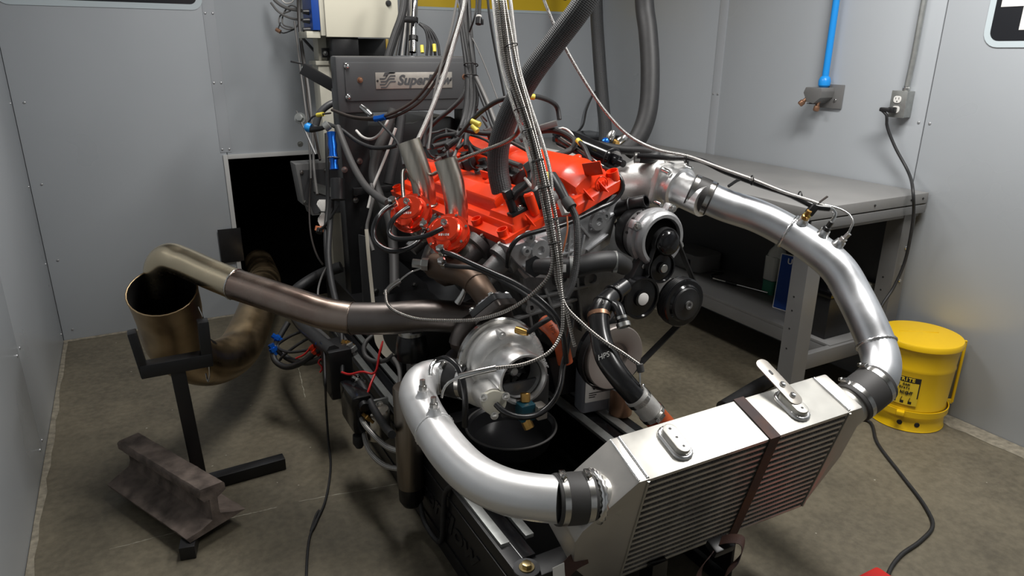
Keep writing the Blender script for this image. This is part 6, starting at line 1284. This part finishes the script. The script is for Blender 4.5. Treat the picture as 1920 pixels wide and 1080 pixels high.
bar('linkage_rod', at(556, 208, D=3.3), at(592, 290, D=3.2), .008, .008, 'block_grey', lab='thin steel linkage rod left of the blue sensor|rod')
bolt('rod_end', at(563, 222, D=3.28), -CF, .018, 'galvanised', None, lab='galvanised rod end on the thin linkage rod|rod end')
H('cable', 'blue plug and line under the nameplate left end|connector', 'blue_fit', .013, [(703, 223, 2.86), (712, 222, 2.85), (722, 219, 2.84)])
tube('hose_end', [at(678, 200, D=2.95), at(690, 210, D=2.93), at(697, 216, D=2.92)], [.012, .013, .009], 'chrome', seg=10, lab='chrome hose end under the nameplate left end|fitting')
# hose tangle by the dyno base
for k, (lb_, m_, r_, pts) in enumerate((
    ('black hose loop with blue fittings left of the dyno base', 'rubber', .0125, [(540, 605, 2.95), (525, 630, 2.92), (513, 655, 2.9), (515, 675, 2.88), (535, 688, 2.85), (565, 680, 2.8), (590, 662, 2.76), (605, 650, 2.72)]),
    ('thin black loop behind the blue fitted hose', 'rubber', .006, [(578, 617, 2.9), (545, 630, 2.9), (520, 648, 2.9), (540, 660, 2.85), (585, 655, 2.8)]),
    ('second thin loop behind the blue fitted hose', 'rubber', .006, [(592, 627, 2.85), (560, 645, 2.85), (530, 668, 2.86), (525, 675, 2.87)]),
    ('black hose low on the floor behind the loop', 'rubber', .0125, [(515, 650, 2.9), (540, 672, 2.88), (575, 680, 2.8), (605, 672, 2.72)]),
    ('red wire tangle by the blue fitted hose', 'red_wire', .0038, [(555, 672, 2.8), (570, 665, 2.78), (580, 655, 2.77), (585, 648, 2.76), (592, 646, 2.75)]),
    ('red wire coil beside the dyno base edge', 'red_wire', .0038, [(605, 672, 2.7), (596, 678, 2.7), (602, 686, 2.7), (604, 692, 2.68), (600, 698, 2.68)]),
    ('red wire running along the cart side', 'red_wire', .0042, [(641, 698, 2.5), (655, 702, 2.48), (680, 697, 2.46), (702, 700, 2.45), (712, 660, 2.46), (718, 640, 2.48)]),
    ('second red wire falling along the cart side', 'red_wire', .0042, [(703, 702, 2.45), (695, 720, 2.42), (687, 740, 2.4), (660, 735, 2.45), (640, 728, 2.5)]),
    ('black hose with chrome clamp running down the cart side', 'rubber', .013, [(668, 705, 2.5), (680, 725, 2.45), (700, 765, 2.35), (722, 800, 2.2), (735, 815, 2.1)]),
    ('grey looped hose above the cart side', 'rubber_grey', .0085, [(700, 628, 2.55), (684, 645, 2.52), (684, 665, 2.5), (700, 677, 2.48), (722, 676, 2.46), (738, 665, 2.45)]),
    ('pale lead curving behind the bright charge pipe', 'wire_grey', .007, [(738, 672, 2.4), (746, 685, 2.35), (750, 705, 2.3), (748, 730, 2.25)]),
    ('upper braided fuel hose running to the canister', 'braided_steel', .0095, [(677, 755, 2.45), (676, 775, 2.42), (683, 795, 2.35), (705, 820, 2.3), (730, 840, 2.24), (755, 848, 2.2)]),
    ('lower braided fuel hose running to the canister', 'braided_steel', .0095, [(683, 815, 2.42), (690, 840, 2.35), (705, 860, 2.3), (725, 874, 2.26), (755, 880, 2.21)]),
    ('left vertical hose with brass end at dyno base', 'rubber_grey', .012, [(590, 615, 2.85), (610, 632, 2.78), (622, 645, 2.72)]),
    ('right vertical hose with brass end at dyno base', 'rubber_grey', .012, [(630, 610, 2.8), (640, 630, 2.72), (648, 642, 2.68)]),
    )):
    H('hose', lb_+'|hose', m_, r_, pts, seg=10)
for k, (x, y, D_, m_, r_) in enumerate(((513, 655, 2.89, 'blue_fit', .019), (520, 634, 2.91, 'blue_fit', .016), (591, 657, 2.75, 'red_anodised', .018), (602, 650, 2.72, 'blue_fit', .014), (626, 648, 2.7, 'brass', .015), (651, 645, 2.67, 'brass', .015), (660, 655, 2.65, 'galvanised', .02), (672, 712, 2.48, 'chrome', .016), (690, 784, 2.36, 'brass', .009), (632, 655, 2.68, 'brass', .012))):
    lathe('hose_fitting', [(0, -.025), (r_*.7, -.025), (r_*.7, -.01), (r_, -.008), (r_, .008), (r_*.7, .01), (r_*.7, .025), (0, .025)], at(x, y, D=D_), un((.3+.2*(k % 3), -.2, -.8+.4*(k % 2))), m_, None, 8,
          lab=('blue fitting low on the looped floor hose', 'blue fitting higher on the looped floor hose', 'red fitting at the hose tangle', 'small blue fitting beside the red fitting', 'left brass end at the dyno base', 'right brass end at the dyno base', 'galvanised tee at the dyno base', 'chrome clamp joint on the cart side hose', 'small brass barb behind the canister', 'brass nut between the two brass ends')[k]+'|fitting|hose fittings by the dyno base')
t = thing('valve_block', at(640, 690, D=2.6), 'black valve block on the cart left side|valve block')
p = at(632, 690, D=2.68); box('block', p, (.09, .14, .2), 'black_steel', t, bev=.01); box('lower_block', at(668, 760, D=2.45), (.07, .16, .14), 'gloss_black', t, bev=.012); cyl('cartridge', at(650, 725, D=2.5), at(668, 752, D=2.4), .022, 'plastic_black', t); cyl('cartridge', at(672, 740, D=2.42), at(684, 765, D=2.36), .018, 'plastic_black', t)
lathe('drain_cock', [(0, 0), (.02, 0), (.022, .03), (.012, .05), (0, .05)], at(672, 815, D=2.42), (0, 0, -1), 'rubber', None, 14, lab='black rubber drain boot low on the cart left side|valve')
# long thin cord on the floor in front
t = thing('thin_cord', at(610, 900, Z=.004), 'thin black cord with a small loop trailing over the near floor|cord')
P = [at(608, 660, D=2.62), at(610, 720, D=2.52)] + [at(612, 770, Z=.1), at(616, 830, Z=.02)] + [at(x, y, Z=.005) for x, y in ((620, 865), (617, 905), (608, 945), (597, 970), (588, 990), (583, 998), (586, 985), (596, 960), (600, 956), (597, 968), (588, 985), (580, 1010), (576, 1045), (574, 1090))]
tube('cord', P, .0045, 'rubber', t, 8, .012)
# red object edge at the bottom right of the frame
p = at(1612, 1076, Z=.05)
t = thing('tool_box', (p[0], p[1], 0), 'red tool box corner low at the bottom right of frame|tool box')
bx2('body', (p[0]-.1, p[1]-.25, 0), (p[0]+.08, p[1]+.0, .05), 'red', t, bev=.012); bx2('handle', (p[0]-.03, p[1]-.16, .05), (p[0]+.02, p[1]-.09, .065), 'plastic_black', t, bev=.004)
# hose end lying behind the intercooler
tube('floor_pipe', [at(1355, 765, Z=.03), at(1420, 725, Z=.03), at(1475, 695, Z=.03)], .032, 'rubber', seg=18, smooth=False, lab='dark tube lying on the floor behind the intercooler|tube')

# loose engine wiring over the cover: coil and injector leads
for k, b in enumerate((.27, .45, .62, .79)):
    o = E(.197, b-.01, .075); tube('coil_lead', [o, o-eu*.025+ew*.03, E(.22, b+.06, .13+.01*k), E(.27, min(.86, b+.16), .15), E(.30, .84, .15)], .0048, 'rubber', seg=7, lab=('black lead looping from the coil nearest the front', 'black lead looping from the second coil', 'black lead looping from the third coil', 'black lead looping from the rearmost coil')[k]+'|cable|coil leads')
    o = E(.385, .33+.16*k, .137); tube('injector_lead', [o, o+ew*.02+ev*.01, E(.40, .40+.15*k, .17), E(.42, .47+.13*k, .16), E(.44, .55+.1*k, .13)], .0038, ('red_wire', 'rubber', 'rubber_brown', 'rubber')[k], seg=6, lab=('red lead on the injector nearest the front', 'black lead on the second injector', 'brown lead on the third injector', 'black lead on the rearmost injector')[k]+'|cable|injector leads')
tube('cable', [E(.33, .84, .12), E(.30, .7, .14), E(.25, .55, .13), E(.24, .36, .12), E(.225, .18, .12)], .0095, 'loom', seg=10, lab='black loom lying along the middle of the red cover|cable')
for k, (u_, v_) in enumerate(((.21, .33), (.2, .52), (.26, .7), (.3, .80))): box('connector', E(u_, v_, .125), (.03, .022, .02), ('wire_grey', 'plastic_black', 'wire_grey', 'plastic_black')[k], R=np.array([un(eu+.4*ev), un(ev-.4*eu), ew]), bev=.003, lab=('small grey connector beside the first coil', 'small black connector beside the second coil', 'small grey connector beside the third coil', 'small black connector at the back of the cover')[k]+'|connector|connectors on the cover')
